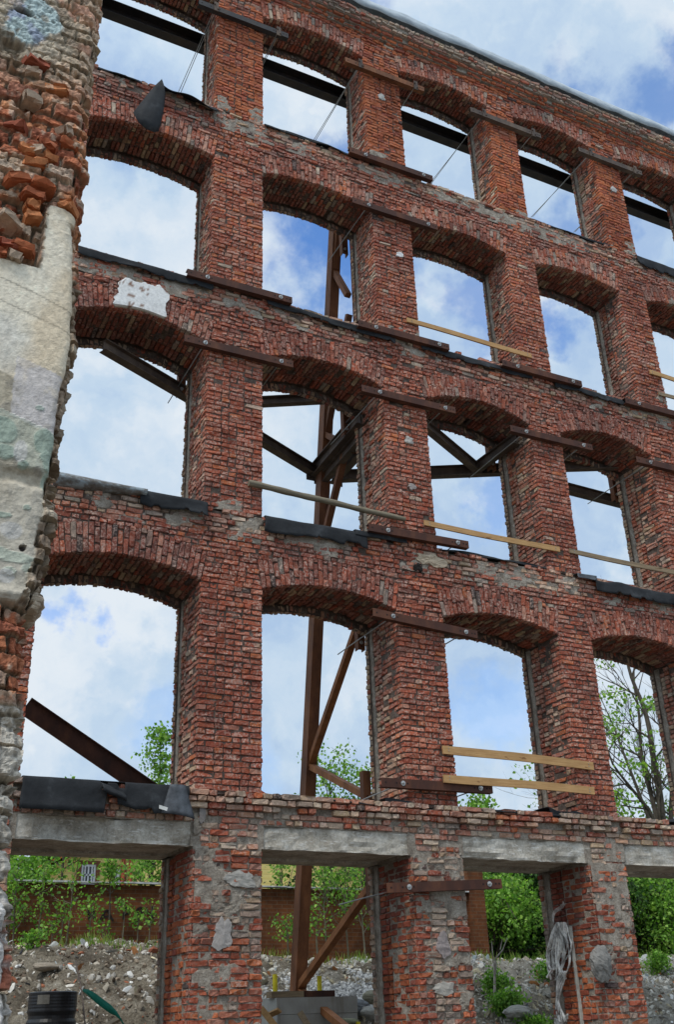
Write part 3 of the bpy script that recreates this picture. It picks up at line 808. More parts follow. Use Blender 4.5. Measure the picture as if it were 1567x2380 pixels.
# level ring of beams behind the wall at the head of the second upper floor
ZT = 11.25
beams = [((240, 800), (470, 935), .16, .20, 0), ((455, 925), (735, 1095), .16, .20, 0), ((600, 932), (790, 922), .14, .18, .9),
         ((725, 1100), (838, 968), .17, .26, 0), ((755, 1108), (862, 985), .14, .2, -.25), ((772, 1112), (860, 1020), .16, .24, -.1), ((790, 1106), (1180, 1090), .16, .22, 0),
         ((985, 985), (1120, 1097), .14, .18, 0), ((1095, 1097), (1200, 1020), .14, .20, 0), ((1290, 1128), (1460, 1172), .16, .20, 0), ((1290, 1085), (1470, 1080), .14, .2, .3)]
for n_, (a, b, w_, h, dz) in enumerate(beams):
    A, B = Z(*a, ZT+dz), Z(*b, ZT+dz); A[2] = B[2] = ZT+dz-.02+.004*n_
    g = Geo(); g.ibeam(A, B, w_, h, .014); g.build('beam', M_DKRUST, frame)
for u, v in [(722, 1098), (740, 1108), (786, 1112)]:
    p = Z(u, v, ZT-.05); g = Geo(); g.box(p-(.09, .01, .16), p+(.09, .01, .16)); g.box(p+(-.05, -.03, -.12), p+(-.03, -.012, -.08)); g.build('end_plate', M_DKRUST, frame)

# raking channel in the first opening
A = Y(60, 1638, 1.9); B = Y(352, 1838, 1.9)
g = Geo(); g.ibeam(A, B, .16, .27, .014, up=(0, -.25, 1), kind='I')
tag(g.build('raking_beam', M_RUST), 'dark red raking steel beam slanting down behind the first opening above the black felt', 'steel beam')

# ------------------------------------------------------------------ boards nailed across the openings
def plank(uvA, uvB, h, lab, mat, y=-.035, th=.03):
    A, B = Y(*uvA, y), Y(*uvB, y); d = B-A; L = np.linalg.norm(d); d /= L
    g = Geo(); n = 14; P = []
    up = np.cross(np.array([0, -1., 0]), d); up /= np.linalg.norm(up); up = up if up[2] > 0 else -up
    for i in range(n+1):
        t = i/n; c = A+d*L*t+up*.010*math.sin(t*5+A[2])
        hh = h/2*(1+.06*(vnoise(t*6, A[2], 0)-.5))
        P.append([c+up*hh+YV*-th/2, c-up*hh+YV*-th/2, c-up*hh+YV*th/2, c+up*hh+YV*th/2, c+up*hh+YV*-th/2])
    g.grid(P); 
    for e_ in (0, -1): g.add(P[e_][:4], [(0, 1, 2, 3)])
    t = empty('timber_board', lab, 'board', 'boards nailed across the openings'); g.build('board', mat, t)
    for f in (.035, .965):
        b = Geo(); p = A+d*L*f+np.array([0, -th/2, 0]); b.tube([p+(0, .002, .02), p+(0, -.006, .02)], .008, 6); b.tube([p+(0, .002, -.02), p+(0, -.006, -.02)], .008, 6); b.build('nail', M_ROD, t)
plank((946, 743), (1235, 826), .095, 'pale pine board nailed low across the third opening of the third upper floor', M_PINE)
plank((986, 1214), (1301, 1277), .095, 'pale pine board nailed low across the third opening of the second upper floor', M_PINE)
plank((1324, 1279), (1600, 1336), .085, 'grey weathered board nailed low across the fourth opening of the second upper floor', M_OLDWOOD)
plank((1029, 1739), (1379, 1778), .125, 'upper of two sawn pine boards across the third opening of the first upper floor', M_PINE)
plank((1031, 1806), (1381, 1836), .115, 'lower of two sawn pine boards across the third opening, resting over the steel channel end', M_PINE, y=-.17)
plank((1511, 864), (1640, 904), .095, 'upper short pine board at the right edge nailed to the fourth pier', M_PINE)
plank((1531, 914), (1650, 946), .08, 'lower short pine board at the right edge nailed to the fourth pier', M_OLDWOOD)
A, B = Y(578, 1121, -.06), Y(941, 1206, -.06); g = Geo(); n = 22
P = [A+(B-A)*i/n+np.array([0, 0, .004*math.sin(i*.7)]) for i in range(n+1)]
g.tube(P, [.052+.004*math.sin(i*1.7)-.0004*i for i in range(n+1)], 10)
tag(g.build('timber_pole', M_GREYWOOD, None, True), 'round grey wooden pole fixed across the second opening of the second upper floor', 'pole')

# ------------------------------------------------------------------ felt on the sills
def felt(x0, x1, zt, drop, lab, y_in=.62, y_f=-.05, seed=0, name='roofing_felt', wav=.02, mat=None, skirt=None, thick=.008, taper=(0, 0), hole=None, cat='roofing felt'):
    nx = max(8, int((x1-x0)/.035)); g = Geo()
    secs = [(0, 0), (.3, 0), (.6, 0), (.85, .0), (.97, .0), (1., -.12), (1., -.3), (1., -.48), (1., -.66), (1., -.83), (1., -1.)]
    P = np.zeros((nx+1, len(secs), 3)); keep = np.ones((nx, len(secs)-1), bool)
    for i in range(nx+1):
        t = i/nx; x = x0+(x1-x0)*t
        dr = drop(t) if callable(drop) else drop*(.75+.5*fbm(x*2.3, seed, 3, 4)) * (1 if vnoise(x*9, seed, 1) > .25 else .82)
        if taper[0]: dr *= min(1, t/taper[0]+.15)
        if taper[1]: dr *= min(1, (1-t)/taper[1]+.15)
        lift = wav*(fbm(x*1.6, seed+5, 0, 3)*2-.6)
        for j, (fy, fz) in enumerate(secs):
            y = y_in+(y_f-y_in)*fy; z = zt+lift*(1 if j < 9 else .5)+fz*dr
            if fz < 0: y -= .018*abs(fz)*(2*vnoise(x*3.3, seed, fz*2)) + .02*math.sin(x*5+seed)*abs(fz)
            if fz == 0 and fy > .9: z -= .006
            P[i, j] = (x+.02*(vnoise(x*5, fz*3, seed)-.5), y, z)
    if hole:
        for i in range(nx):
            for j in range(len(secs)-1):
                t = (i+.5)/nx; s = -(secs[j][1]+secs[j+1][1])/2
                if hole(t, s): keep[i, j] = False
    idx = np.arange((nx+1)*len(secs)).reshape(nx+1, -1)
    F = [(idx[i, j], idx[i+1, j], idx[i+1, j+1], idx[i, j+1]) for i in range(nx) for j in range(len(secs)-1) if keep[i, j]]
    g.add(P.reshape(-1, 3), F); o = g.build(name, mat or M_FELT, None, True)
    md = o.modifiers.new('thick', 'SOLIDIFY'); md.thickness = thick; md.offset = 1
    return tag(o, lab, cat, 'felt laid on the window sills' if cat == 'roofing felt' else None)
def torn(t):
    n = fbm(t*26, 4, 2, 3)
    return .40 if t < .50 else (.10+.0*n if t < .56 else .30+.09*(n-.3) if t < .78 else .38+.05*(n-.5))
o = felt(-3.17, -1.06, 4.335, torn, 'wide black felt sheet hanging over the leftmost concrete lintel, torn in the middle', y_f=-.115, seed=3, wav=.008,
     hole=lambda t, s: (.455+.10*max(0, s-.1) < t < .60 and 0.04 < s < .34))
# curled flap, folded corner and paper tag of that sheet
g = Geo(); P = []
for i in range(12):
    t = i/11; x = -2.22+.30*t; r = []
    for j in range(7):
        s = j/6; r.append((x+.02*s, -.13-.10*math.sin(s*2.4), 4.30-.10*t-.16*s-.02*vnoise(x*9, s*5, 1)+.05*s*s))
    P.append(r)
g.grid(P); q = g.build('torn_flap', M_FELT, o, True); q.modifiers.new('t', 'SOLIDIFY').thickness = .008
g = Geo(); P = []
for i in range(10):
    t = i/9; r = []
    for j in range(9):
        s = j/8; r.append((-1.33+.20*t+.14*s*t-.10*s*(1-t)*1.0, -.14-.05*math.sin(3*t)*(.4+s), 4.33-.36*s-.06*t*s))
    P.append(r)
g.grid(P); q = g.build('folded_corner', M_FELTBRT, o, True); q.modifiers.new('t', 'SOLIDIFY').thickness = .006
g = Geo(); g.add([(-1.47, -.17, 4.06), (-1.30, -.172, 4.02), (-1.30, -.172, 3.975), (-1.47, -.17, 4.015)], [(0, 3, 2, 1)]); q = g.build('paper_tag', solid('white_paper', (.6, .6, .57), .8), o); q.modifiers.new('t', 'SOLIDIFY').thickness = .003
felt(.01, 1.75, 8.47, .26, 'black felt strip folded over the second-floor sill of the second opening, under the round pole', seed=11, y_f=-.07, taper=(0, .0))
felt(-1.92, -.90, 8.51, .25, 'black felt piece on the second-floor sill right of the grey metal flashing', seed=13, y_f=-.07, wav=.01)
felt(6.3, 8.45, 8.40, .22, 'crumpled black felt on the second-floor sill of the fourth opening near the right edge', seed=17, y_f=-.10, wav=.06)
felt(5.92, 6.35, 8.47, .1, 'pale rag of felt at the left end of the fourth second-floor sill', seed=18, y_f=-.08, wav=.03, mat=M_FELTBRT)
felt(-3.17, -.92, 12.60, .17, 'long dark grey felt strip on the third-floor sill of the first opening', seed=19, y_f=-.06, wav=.012)
felt(.06, 1.05, 12.55, .10, 'torn ragged felt on the third-floor sill of the second opening, left half', seed=21, y_f=-.05, wav=.03)
felt(1.05, 2.55, 12.56, .16, 'smooth dark felt on the third-floor sill of the second opening, right half under the channel', seed=22, y_f=-.05, wav=.01)
felt(3.08, 5.55, 12.55, .15, 'long dark felt strip on the third-floor sill of the third opening', seed=23, y_f=-.05, wav=.012)
felt(6.10, 8.5, 12.55, .14, 'long dark felt strip on the third-floor sill of the fourth opening', seed=24, y_f=-.05, wav=.012)
felt(.02, 2.35, 16.70, .06, 'thin black felt lying along the top-floor sill of the second opening', seed=26, y_f=-.03, wav=.05, thick=.012)
felt(9.0, 11.3, 16.70, .30, 'black felt hanging over the top-floor sill of the fifth opening at the right edge', seed=27, y_f=-.05, wav=.02)
felt(-3.15, -2.2, 16.68, .05, 'dark felt lip left on the top-floor sill of the first opening, beside the plastered wall', seed=28, y_f=-.0, wav=.03, thick=.02)
felt(6.10, 8.25, 16.69, .035, 'thin felt edge along the top-floor sill of the fourth opening', seed=29, y_f=-.02, wav=.04, thick=.012)
felt(3.12, 5.3, 8.48, .04, 'thin felt edge lying along the second-floor sill of the third opening', seed=30, y_f=-.02, wav=.04, thick=.012)
felt(1.55, 2.5, 8.49, .09, 'crumpled felt end on the second-floor sill beside the foot of the second full pier', seed=31, y_f=-.06, wav=.07)
felt(.02, 2.0, 4.275, .02, 'thin felt edge along the first-floor sill of the second opening', seed=32, y_f=-.05, wav=.03, thick=.012)
felt(3.12, 5.0, 4.285, .02, 'thin felt edge along the first-floor sill of the third opening', seed=33, y_f=-.05, wav=.03, thick=.012)
felt(1.85, 2.28, 4.30, .07, 'crumpled black felt scrap on the first-floor sill against the second full pier', seed=34, y_f=-.05, wav=.13)
felt(4.72, 5.38, 4.31, .13, 'grey black felt scrap on the first-floor sill against the third full pier', seed=35, y_f=-.03, wav=.15)
felt(6.10, 8.3, 4.30, .03, 'thin felt edge along the first-floor sill of the fourth opening below the tree', seed=36, y_f=-.03, wav=.08, thick=.014)
# big curled sheet on the top-floor sill, first opening
g = Geo(); P = []
for i in range(22):
    t = i/21; x = -2.06+1.12*t; r = []
    rise = .05*math.exp(-(t/.13)**2)
    for j in range(9):
        s = j/8
        r.append((x, .45-.62*s, 16.72+rise-.05*t+(-.17-.08*sstep(.7, 1, t)-.05*math.sin(t*9))*max(0, s-.72)*3.4+.015*math.sin(7*t)))
    P.append(r)
g.grid(P); o = g.build('roofing_felt', M_FELT, None, True); o.modifiers.new('t', 'SOLIDIFY').thickness = .012
tag(o, 'big curled felt sheet with a hanging fan-shaped flap on the first top-floor sill', 'roofing felt', 'felt laid on the window sills')
g = Geo(); P = []
c0 = np.array([-2.03, -.165, 16.73]); pts = [Y(309, 262, -.36), Y(322, 285, -.40), Y(340, 300, -.42), Y(357, 307, -.40), Y(368, 305, -.34), Y(373, 285, -.24)]
for p in pts:
    r = []
    for j in range(10):
        s = j/9; q = c0*(1-s)+p*s; q = q+np.array([.02*math.sin(3*s)+.03*s*(1-s), -.12*math.sin(math.pi*s), .03*math.sin(math.pi*s)]); r.append(q)
    P.append(r)
g.grid(P); q = g.build('hanging_flap', M_FELTBRT if False else M_FELT, o, True); q.modifiers.new('t', 'SOLIDIFY').thickness = .01
# grey-blue metal flashing on second-floor sill
g = Geo(); P = []
for i in range(30):
    t = i/29; x = -3.16+1.32*t
    P.append([(x, .4, 8.53), (x, .05, 8.525), (x, -.10, 8.51-.02*t), (x, -.135, 8.47-.01*math.sin(t*5)), (x, -.13, 8.41+.05*fbm(x*7, 1, 2)*t), (x, -.06, 8.37+.06*t), (x, .0, 8.33+.10*t)])
g.grid(P)
def _fl(k):
    k.base(k.ramp(k.noise(6, 6, .7, stretch=(1, 1, 2)), [(.38, (.10, .085, .07)), (.5, (.17, .17, .165)), (.6, (.27, .32, .35))])); k.b.inputs['Roughness'].default_value = .55; k.bump(k.noise(20, 4), .4, .01)
o = g.build('metal_flashing', material('peeling_metal', _fl), None, True); o.modifiers.new('t', 'SOLIDIFY').thickness = .01
tag(o, 'bent grey-blue metal sill flashing on the second-floor sill of the first opening', 'flashing')

# ------------------------------------------------------------------ near wall stub: broken brick, old plaster, rubble stone
SX = np.array([(252, -40), (252, 0), (240, 120), (232, 170), (212, 255), (214, 300), (219, 345), (213, 400), (205, 470), (195, 530), (187, 600), (187, 700), (182, 800), (172, 870), (158, 920), (150, 1000),
               (142, 1100), (133, 1200), (127, 1290), (112, 1380), (100, 1424), (78, 1440), (74, 1500), (70, 1560), (66, 1625), (80, 1650), (76, 1700), (67, 1776), (56, 1815), (40, 1886), (42, 1940), (25, 1968), (19, 2053), (37, 2120), (42, 2221), (38, 2300), (38, 2390)], float)
YS = -7.3
pts = np.array([Y(u, v, YS) for u, v in SX]); ez, ex = pts[::-1, 2], pts[::-1, 0]
dv = 0.009
zs = np.arange(-.3, 9.6, dv); ss = np.concatenate([np.linspace(-1.9, -.75, 14)[:-1], np.arange(-.75, 0, dv), np.arange(0, .5, .02)])
SS, ZZ = np.meshgrid(ss, zs, indexing='ij')
_vz = lambda v: float(Y(130, v, YS)[2])
zp = sstep(_vz(1420), _vz(1000), ZZ)*(1-sstep(_vz(600), _vz(520), ZZ))
edge = np.interp(ZZ, ez, ex)-.025+.02*zp+(.05*(fbm(ZZ*11, 3, 3, 4)-.5)+.02*((np.floor(ZZ/.094)*.618) % 1-.5))*(1-.75*zp)
r0 = .05
xx = edge+np.minimum(SS, 0)-r0*0; yy = YS+np.maximum(SS, 0)
xw = xx                                           # world x of the face
# the reference picture position of each point on the wall plane, from which the zones are set out in metres
def vz(v): return float(Y(130, v, YS)[2])
Zt = {v: vz(v) for v in (0, 170, 250, 380, 480, 560, 640, 760, 850, 920, 1000, 1080, 1200, 1300, 1420, 1480, 1560, 1650, 1800, 1950, 2100, 2200, 2380)}
nA = fbm(xw*3, SS*2, ZZ*3, 5); nB = fbm(xw*11, SS*9, ZZ*11+9, 4); nC = fbm(xw*34, SS*30, ZZ*34, 3)
def bricks_h(x, z, bl, bh, seed, amp=.03):
    zj = z+.02*(fbm(x*3, seed, z*2, 3)-.5)*2; row = np.floor(zj/bh); off = (row % 2)*.5*bl+.3*bl*_hash(row.astype(np.int64), np.int64(seed), np.int64(3))
    col = np.floor((x+off)/bl); fx = (x+off)/bl-col; fz = zj/bh-row
    i, j = col.astype(np.int64), row.astype(np.int64)
    h1, h2, h3 = _hash(i, j, np.int64(seed)), _hash(i+77, j, np.int64(seed)), _hash(i, j+91, np.int64(seed))
    d = np.minimum(np.minimum(fx, 1-fx)*bl, np.minimum(fz, 1-fz)*bh)+.010*(nB-.5)+.006*(nC-.5)
    m = sstep(.004, .014, d)
    slope = (fz-.5)*(h2-.5)*1.2+(fx-.5)*(h3-.5)*1.2
    return m*(.4+.6*h1+.5*slope+.35*(nB-.5))*amp, m, h1, h2, h3
wx = .05*(fbm(xw*5, 1, ZZ*4, 3)-.5); wz = .05*(fbm(xw*4, 7, ZZ*5, 3)-.5)
hb, mb, h1, h2, h3 = bricks_h(xw+wx+np.maximum(SS, 0), ZZ+wz*1.6, .225, .094, 5, .085)
hs, ms, g1, g2, g3 = bricks_h(xw+np.maximum(SS, 0)*1., ZZ+.03*(nA-.5), .33, .17, 9, .06)
def C3(*c): return np.array(c)[None, None, :]
def lerp(a, b, t): return a*(1-t[..., None])+b*t[..., None]
mort = lerp(C3(.27, .22, .16)*np.ones(SS.shape+(3,)), C3(.50, .43, .33), sstep(.35, .65, nA))
bc = lerp(C3(.40, .135, .065)*np.ones(SS.shape+(3,)), C3(.26, .085, .05), h2); bc = lerp(bc, C3(.47, .20, .095), sstep(.6, .9, h3))
bc = lerp(bc, C3(.46, .36, .27), sstep(.55, .62, nB)*.7*(h1 > .35))
pale = lerp(C3(.52, .38, .27)*np.ones(SS.shape+(3,)), C3(.56, .32, .22), sstep(.4, .9, h2)); pale = lerp(pale, C3(.30, .24, .17), sstep(.52, .62, nB)*.8)
stone = lerp(C3(.38, .345, .29)*np.ones(SS.shape+(3,)), C3(.54, .49, .42), g2); stone = lerp(stone, C3(.36, .13, .08), ((g3 > .84)*1.)*sstep(.2, .4, nB)); stone = lerp(stone, C3(.18, .16, .13), sstep(.56, .64, nB)*.8)
def band(v0, v1, soft=.05):                       # between two levels, ragged
    a, b = vz(v1), vz(v0); w_ = .16*(nA-.5)+.05*(nB-.5)
    return sstep(a-soft*.2, a+soft*.2, ZZ+w_)*(1-sstep(b-soft*.2, b+soft*.2, ZZ+w_))
def blob(u, v, ru, rv, e=.10):
    c = Y(u, v, YS); sc = Y(u+100, v, YS)[0]-c[0]; rx, rz = ru/100*sc, (Y(u, v-rv, YS)[2]-c[2])
    d = np.sqrt(((xw-c[0])/rx)**2+((ZZ-c[2])/rz)**2)+(nA-.5)*1.1+(nB-.5)*.5
    return 1-sstep(1-e, 1+e, d)
H = hb*1.0; CC = lerp(mort, bc, mb)
# pale brick at the head, mortar washed
t = sstep(vz(270)-.1, vz(150), ZZ+.3*(nA-.5)); CC = lerp(CC, lerp(mort, pale, mb), t); H = H*(1-.2*t)
t = band(395, 640)*(1-sstep(0, 1, SS))*.9; CC = lerp(CC, lerp(mort, pale, mb*(h1 < .6)+mb*(h1 >= .6)*.4), t*sstep(.42, .5, nA)); H = H+.03*t*(nA-.5)
# stone and mortar rubble at the foot
t = 1-sstep(vz(1660)-.02, vz(1640)+.02, ZZ+.1*(nA-.5)); CC = lerp(CC, lerp(mort*.95, stone, ms), t); H = H*(1-t)+t*(hs*1.3+.03*(nA-.5))
# plastered stretch: its torn edge shows brown mortar
te = (ZZ > vz(1430))*(ZZ < vz(640)); CC = lerp(CC, mort*.85, te*.88)
mid = Y(95, 700, YS)[0]
pl = sstep(vz(1425)-.01, vz(1418)+.01, ZZ+.05*(nA-.5))*(1-sstep(vz(640)-.01, vz(640)+.02, ZZ+.06*(nA-.5)))
pl2 = (sstep(mid-.015, mid+.012, xw+.03*(nA-.5)))*(1-sstep(vz(488)-.01, vz(488)+.015, ZZ+.55*(xw-mid)-.0+.05*(nA-.5)))*(sstep(vz(900), vz(880), ZZ)) if True else 0
pl2 = (sstep(mid-.015, mid+.012, xw+.03*(nA-.5)))*(1-sstep(vz(490)-.01, vz(490)+.015, ZZ+.45*np.maximum(xw-mid-.1, 0)+.04*(nA-.5)))*(ZZ > vz(900))
brk = .05+.05*nA
pe = sstep(brk*.4, brk*.4+.012, -(xx-edge)+.0*SS)*(ZZ > vz(1500))+(ZZ <= vz(1500))*0.
eat = sstep(0.0, 1.0, (ZZ-vz(1430))/(vz(900)-vz(1430)))
ebr = (.015+.13*(1-eat)*fbm(ZZ*2.2, 8, 1, 3)+.02*(nB-.5))*np.where(ZZ > vz(880), .12, 1)
pe = sstep(ebr-.006, ebr+.006, -np.minimum(SS, 0))*(SS <= 0)
P_ = np.maximum(pl, pl2)*pe
cream = lerp(C3(.66, .55, .40)*np.ones(SS.shape+(3,)), C3(.74, .67, .54), sstep(.35, .65, nA)); cream = lerp(cream, C3(.50, .52, .52), .4*blob(10, 800, 60, 70, .4))
beige = lerp(C3(.36, .31, .23)*np.ones(SS.shape+(3,)), C3(.50, .44, .34), sstep(.35, .62, nA)); beige = lerp(beige, C3(.22, .20, .17), sstep(.58, .68, nB)*.6)
beige = lerp(beige, C3(.50, .46, .39), (1-sstep(vz(1230), vz(1050), ZZ))*.6)
pcol = lerp(beige, cream, sstep(vz(915)-.004, vz(915)+.004, ZZ-.29*.0+(-.29)*(mid-xw)*-1*0+.30*(xw-mid)))
# lilac rectangle
a_, b_ = Y(48, 838, YS), Y(165, 925, YS)
zl = ZZ+.27*(xw-a_[0]); lil = (xw > a_[0])*(zl < a_[2]+.0)*(zl > a_[2]-.44)
lil = lil*(ZZ > -10); pcol = lerp(pcol, C3(.54, .50, .49), lil*.85*(1-.4*sstep(.55, .65, nB)))
# green flaking paint
gz = vz(915); gr = (zl < a_[2]-.42)*sstep(.0, .02, zl-(a_[2]-.42-.30+.22*(nA-.5)+.12*(nB-.5))); 
crack = sstep(.0, .05, np.abs(nB-.5))
pcol = lerp(pcol, C3(.44, .47, .39), gr*.6); 
fl = 0
for q in [(8, 1010, 40, 30), (20, 1060, 26, 16), (110, 1035, 22, 26), (118, 1075, 16, 10), (60, 1090, 12, 10), (135, 1095, 26, 16), (15, 1205, 22, 7), (70, 1190, 10, 8), (46, 1305, 46, 14), (8, 1295, 30, 14), (75, 1330, 20, 12), (30, 1335, 18, 10), (82, 1348, 12, 14), (118, 1130, 12, 20), (100, 960, 10, 6)]:
    fl = np.maximum(fl, blob(*q))
tg = sstep(vz(1240), vz(1260), ZZ)[..., None]
pcol = lerp(pcol, C3(.40, .46, .38)*tg+C3(.26, .35, .29)*(1-tg), fl*.65)
wh = np.maximum(blob(35, 1240, 26, 20), np.maximum(blob(55, 1060, 16, 24), blob(22, 1345, 20, 16))); pcol = lerp(pcol, C3(.52, .50, .47), wh*.8)
hole_ = blob(61, 1281, 7, 7); pcol = lerp(pcol, C3(.05, .04, .035), hole_)
lines = (np.abs(zl-(a_[2]+.35)) < .005)|(np.abs(zl-(a_[2]+.52)-.02*(nA-.5)) < .005); pcol = lerp(pcol, pcol*.55, lines*1.)
CC = lerp(CC, pcol, P_)
roughp = np.where(ZZ > vz(1000), .004, .014)
dent = blob(80, 1120, 80, 16, .6)*.03
H = H*(1-P_)+P_*(.052+roughp*(nB-.5)*2+.006*gr+.005*fl+.02*(nA-.5)*(ZZ < vz(1000))-dent-.03*hole_)
# ledge of plaster at its foot
led = np.exp(-((ZZ-vz(1400))/.035)**2)*pl; H = H+led*.03
# blue paint patch high up
bp = blob(75, 58, 62, 62, .12); CC = lerp(CC, lerp(C3(.40, .48, .47)*np.ones(SS.shape+(3,)), C3(.30, .34, .42), sstep(.55, .6, nA)), bp*(1-.6*sstep(.58, .62, nB))); H = H*(1-bp)+bp*.05
rim = np.maximum(blob(80, 70, 105, 100, .12)-bp, 0); CC = lerp(CC, mort*1.0, rim*.85); H = H*(1-rim*.6)+rim*.6*(.045+.02*(nB-.5))
gash = blob(58, 40, 26, 7, .3); CC = lerp(CC, C3(.06, .045, .035), gash); H = H-gash*.05
wp = blob(8, 2190, 24, 150, .15)+blob(10, 2350, 22, 30, .15); wp = np.clip(wp, 0, 1); CC = lerp(CC, C3(.50, .47, .44), wp); H = H*(1-wp)+wp*(.07+.006*(nB-.5))
# deep broken bay on the left at mid height
by = (xw < mid-.02+.05*(nA-.5))*(ZZ < vz(470)+.1*(nA-.5))*(ZZ > vz(645)); H = H-by*.07*(.5+nA)
H = H-.09*sstep(.56, .72, fbm(xw*4+3, SS*2, ZZ*6, 4))*(1-P_)*(1-bp)
H = H+.030*(nC-.5)*(1-P_)+.003*(nC-.5)
nD = fbm(xw*60, SS*55, ZZ*60, 2)
CC = CC*(1+((nC-.5)*1.3+(nD-.5)*.9)*(1-.72*P_))[..., None]; CC = np.clip(CC, .02, .8)  # crevice shade put into the colour: hollows of the rough masonry darker
nx_ = np.where(SS > 0, 1., 0.)*sstep(0, .06, SS); ny_ = -np.sqrt(np.maximum(1-nx_**2, 0))
rnd = .05*np.exp(-np.abs(SS)/.03)
P3 = np.stack([xx+nx_*(H-.03)-.03-rnd*.4, yy+ny_*H+rnd*1., ZZ], -1)
geo = Geo(); geo.grid(P3, CC)
bs = Bricks()
for q in range(24):                               # brick ends left sticking out of the broken masonry
    v = rs.uniform(150, 500) if q < 16 else rs.uniform(470, 645); zz_ = vz(v); zz_ = (math.floor(zz_/.094)+.5)*.094
    e_ = np.interp(zz_, ez, ex); x_ = e_-.09-rs.rand()*.5 if q < 16 else rs.uniform(e_-.55, mid-.07)
    a = rs.randn(3)*np.array([.12, .16, .25]); M_ = np.array(Matrix.Rotation(a[2], 3, 'Z') @ Matrix.Rotation(a[1], 3, 'Y') @ Matrix.Rotation(a[0], 3, 'X'))
    c_ = [(.46, .14, .06), (.40, .12, .055), (.55, .21, .085), (.50, .37, .27), (.33, .09, .05)][rs.randint(5)]
    bs.add((x_, YS-.012-.035*rs.rand(), zz_), M_[:, 0], -M_[:, 1], M_[:, 2], .045+.05*rs.rand(), .06, .031, (*(np.array(c_)*.9), .6), 2.0)
bs.into(geo)
geo.box((-6.3, YS+.03, -.3), (-5.2, YS+.5, 9.5), (.3, .25, .2, 0))
tag(geo.build('plastered_wall', M_STUB), 'tall broken wall stub at the left edge with flaking cream and green plaster', 'wall')

# ------------------------------------------------------------------ ground behind and in front
def gh(x, y):
    top = 3.02-.35*sstep(1.5, 5, x)+.05*sstep(5, 9, x)-.15*sstep(11.5, 12.5, x)*(1-sstep(13, 15, x))+.12*sstep(14, 16, x)
    rise = sstep(2.6, 8.6, y+.5*(fbm(x*.5, 3, 1, 3)-.5)*2)
    pit = sstep(.2, 1., x)*(1-sstep(3.4, 4.4, x))*(1-sstep(4.2, 5.6, y))
    base = .35+.25*sstep(0, 2.5, y)
    return base+(top-base)*rise-.0*pit
xs = np.concatenate([np.arange(-60, -8, 2.), np.arange(-8, 18, .085), np.arange(18, 90, 3.)])
ys = np.concatenate([np.arange(-40, 1.2, 1.), np.arange(1.2, 11, .085), np.arange(11, 20, .5), np.arange(20, 260, 10.)])
XX, YY = np.meshgrid(xs, ys, indexing='ij')
G = gh(XX, YY); near = (YY > 1)*(YY < 10)
lum = (fbm(XX*1.6, YY*1.6, 1, 5)-.5)*.45+(fbm(XX*6, YY*6, 4, 3)-.5)*.14
G = G+lum*near+near*(.10*(fbm(XX*9, YY*9, 7, 3)-.5))
G = np.where(YY < 1.2, .05, G)
ca = np.zeros(XX.shape+(4,))
grey = sstep(3.6, 4.6, XX)*(fbm(XX*.8, YY*.8, 8, 3) > .42)
ca[..., :3] = np.array([.42, .40, .35]); ca[..., 3] = .85*grey*fbm(XX*3, YY*3, 2, 3)*1.4
gg = Geo(); gg.grid(np.stack([XX, YY, G], -1), ca)
tag(gg.build('ground', M_SOIL, None, True), None, None, None, 'structure')
def ground_z(x, y):
    b = float(gh(np.float64(x), np.float64(y)))
    return b+(float(fbm(x*1.6, y*1.6, 1, 5))-.5)*.45+(float(fbm(x*6, y*6, 4, 3))-.5)*.14 if 1.2 < y < 10 else b

_p = (1+5**.5)/2
_ico = np.array([(-1, _p, 0), (1, _p, 0), (-1, -_p, 0), (1, -_p, 0), (0, -1, _p), (0, 1, _p), (0, -1, -_p), (0, 1, -_p), (_p, 0, -1), (_p, 0, 1), (-_p, 0, -1), (-_p, 0, 1)])/1.9
_icf = np.array([(0, 11, 5), (0, 5, 1), (0, 1, 7), (0, 7, 10), (0, 10, 11), (1, 5, 9), (5, 11, 4), (11, 10, 2), (10, 7, 6), (7, 1, 8), (3, 9, 4), (3, 4, 2), (3, 2, 6), (3, 6, 8), (3, 8, 9), (4, 9, 5), (2, 4, 11), (6, 2, 10), (8, 6, 7), (9, 8, 1)])
def chunks(geo, P, size, cols, aniso=(1, 1, .7), mi=0):
    n = len(P); P = np.asarray(P); size = np.broadcast_to(size, (n,))
    R = rs.randn(n, 3, 3); R, _ = np.linalg.qr(R)
    L_ = _ico[None]*(.65+.7*rs.rand(n, 12, 1))*np.array(aniso)[None, None]*(.6+.8*rs.rand(n, 1, 3))
    V = np.einsum('nij,nkj->nki', R, L_)*size[:, None, None]+P[:, None]
    F = (_icf[None]+(np.arange(n)*12)[:, None, None]).reshape(-1, 3)
    geo.add(V.reshape(-1, 3), F, np.repeat(cols, 12, 0), mi)
def pick(cols, p, n): c = np.array(cols)[rs.choice(len(cols), n, p=np.array(p)/sum(p))]; return np.hstack([c*(.7+.6*rs.rand(n, 1)), np.zeros((n, 1))])
def scatter(n, xr, yr, f=None):
    x = rs.uniform(*xr, n); y = rs.uniform(*yr, n); z = np.array([ground_z(a, b) for a, b in zip(x, y)]); return np.stack([x, y, z], -1)
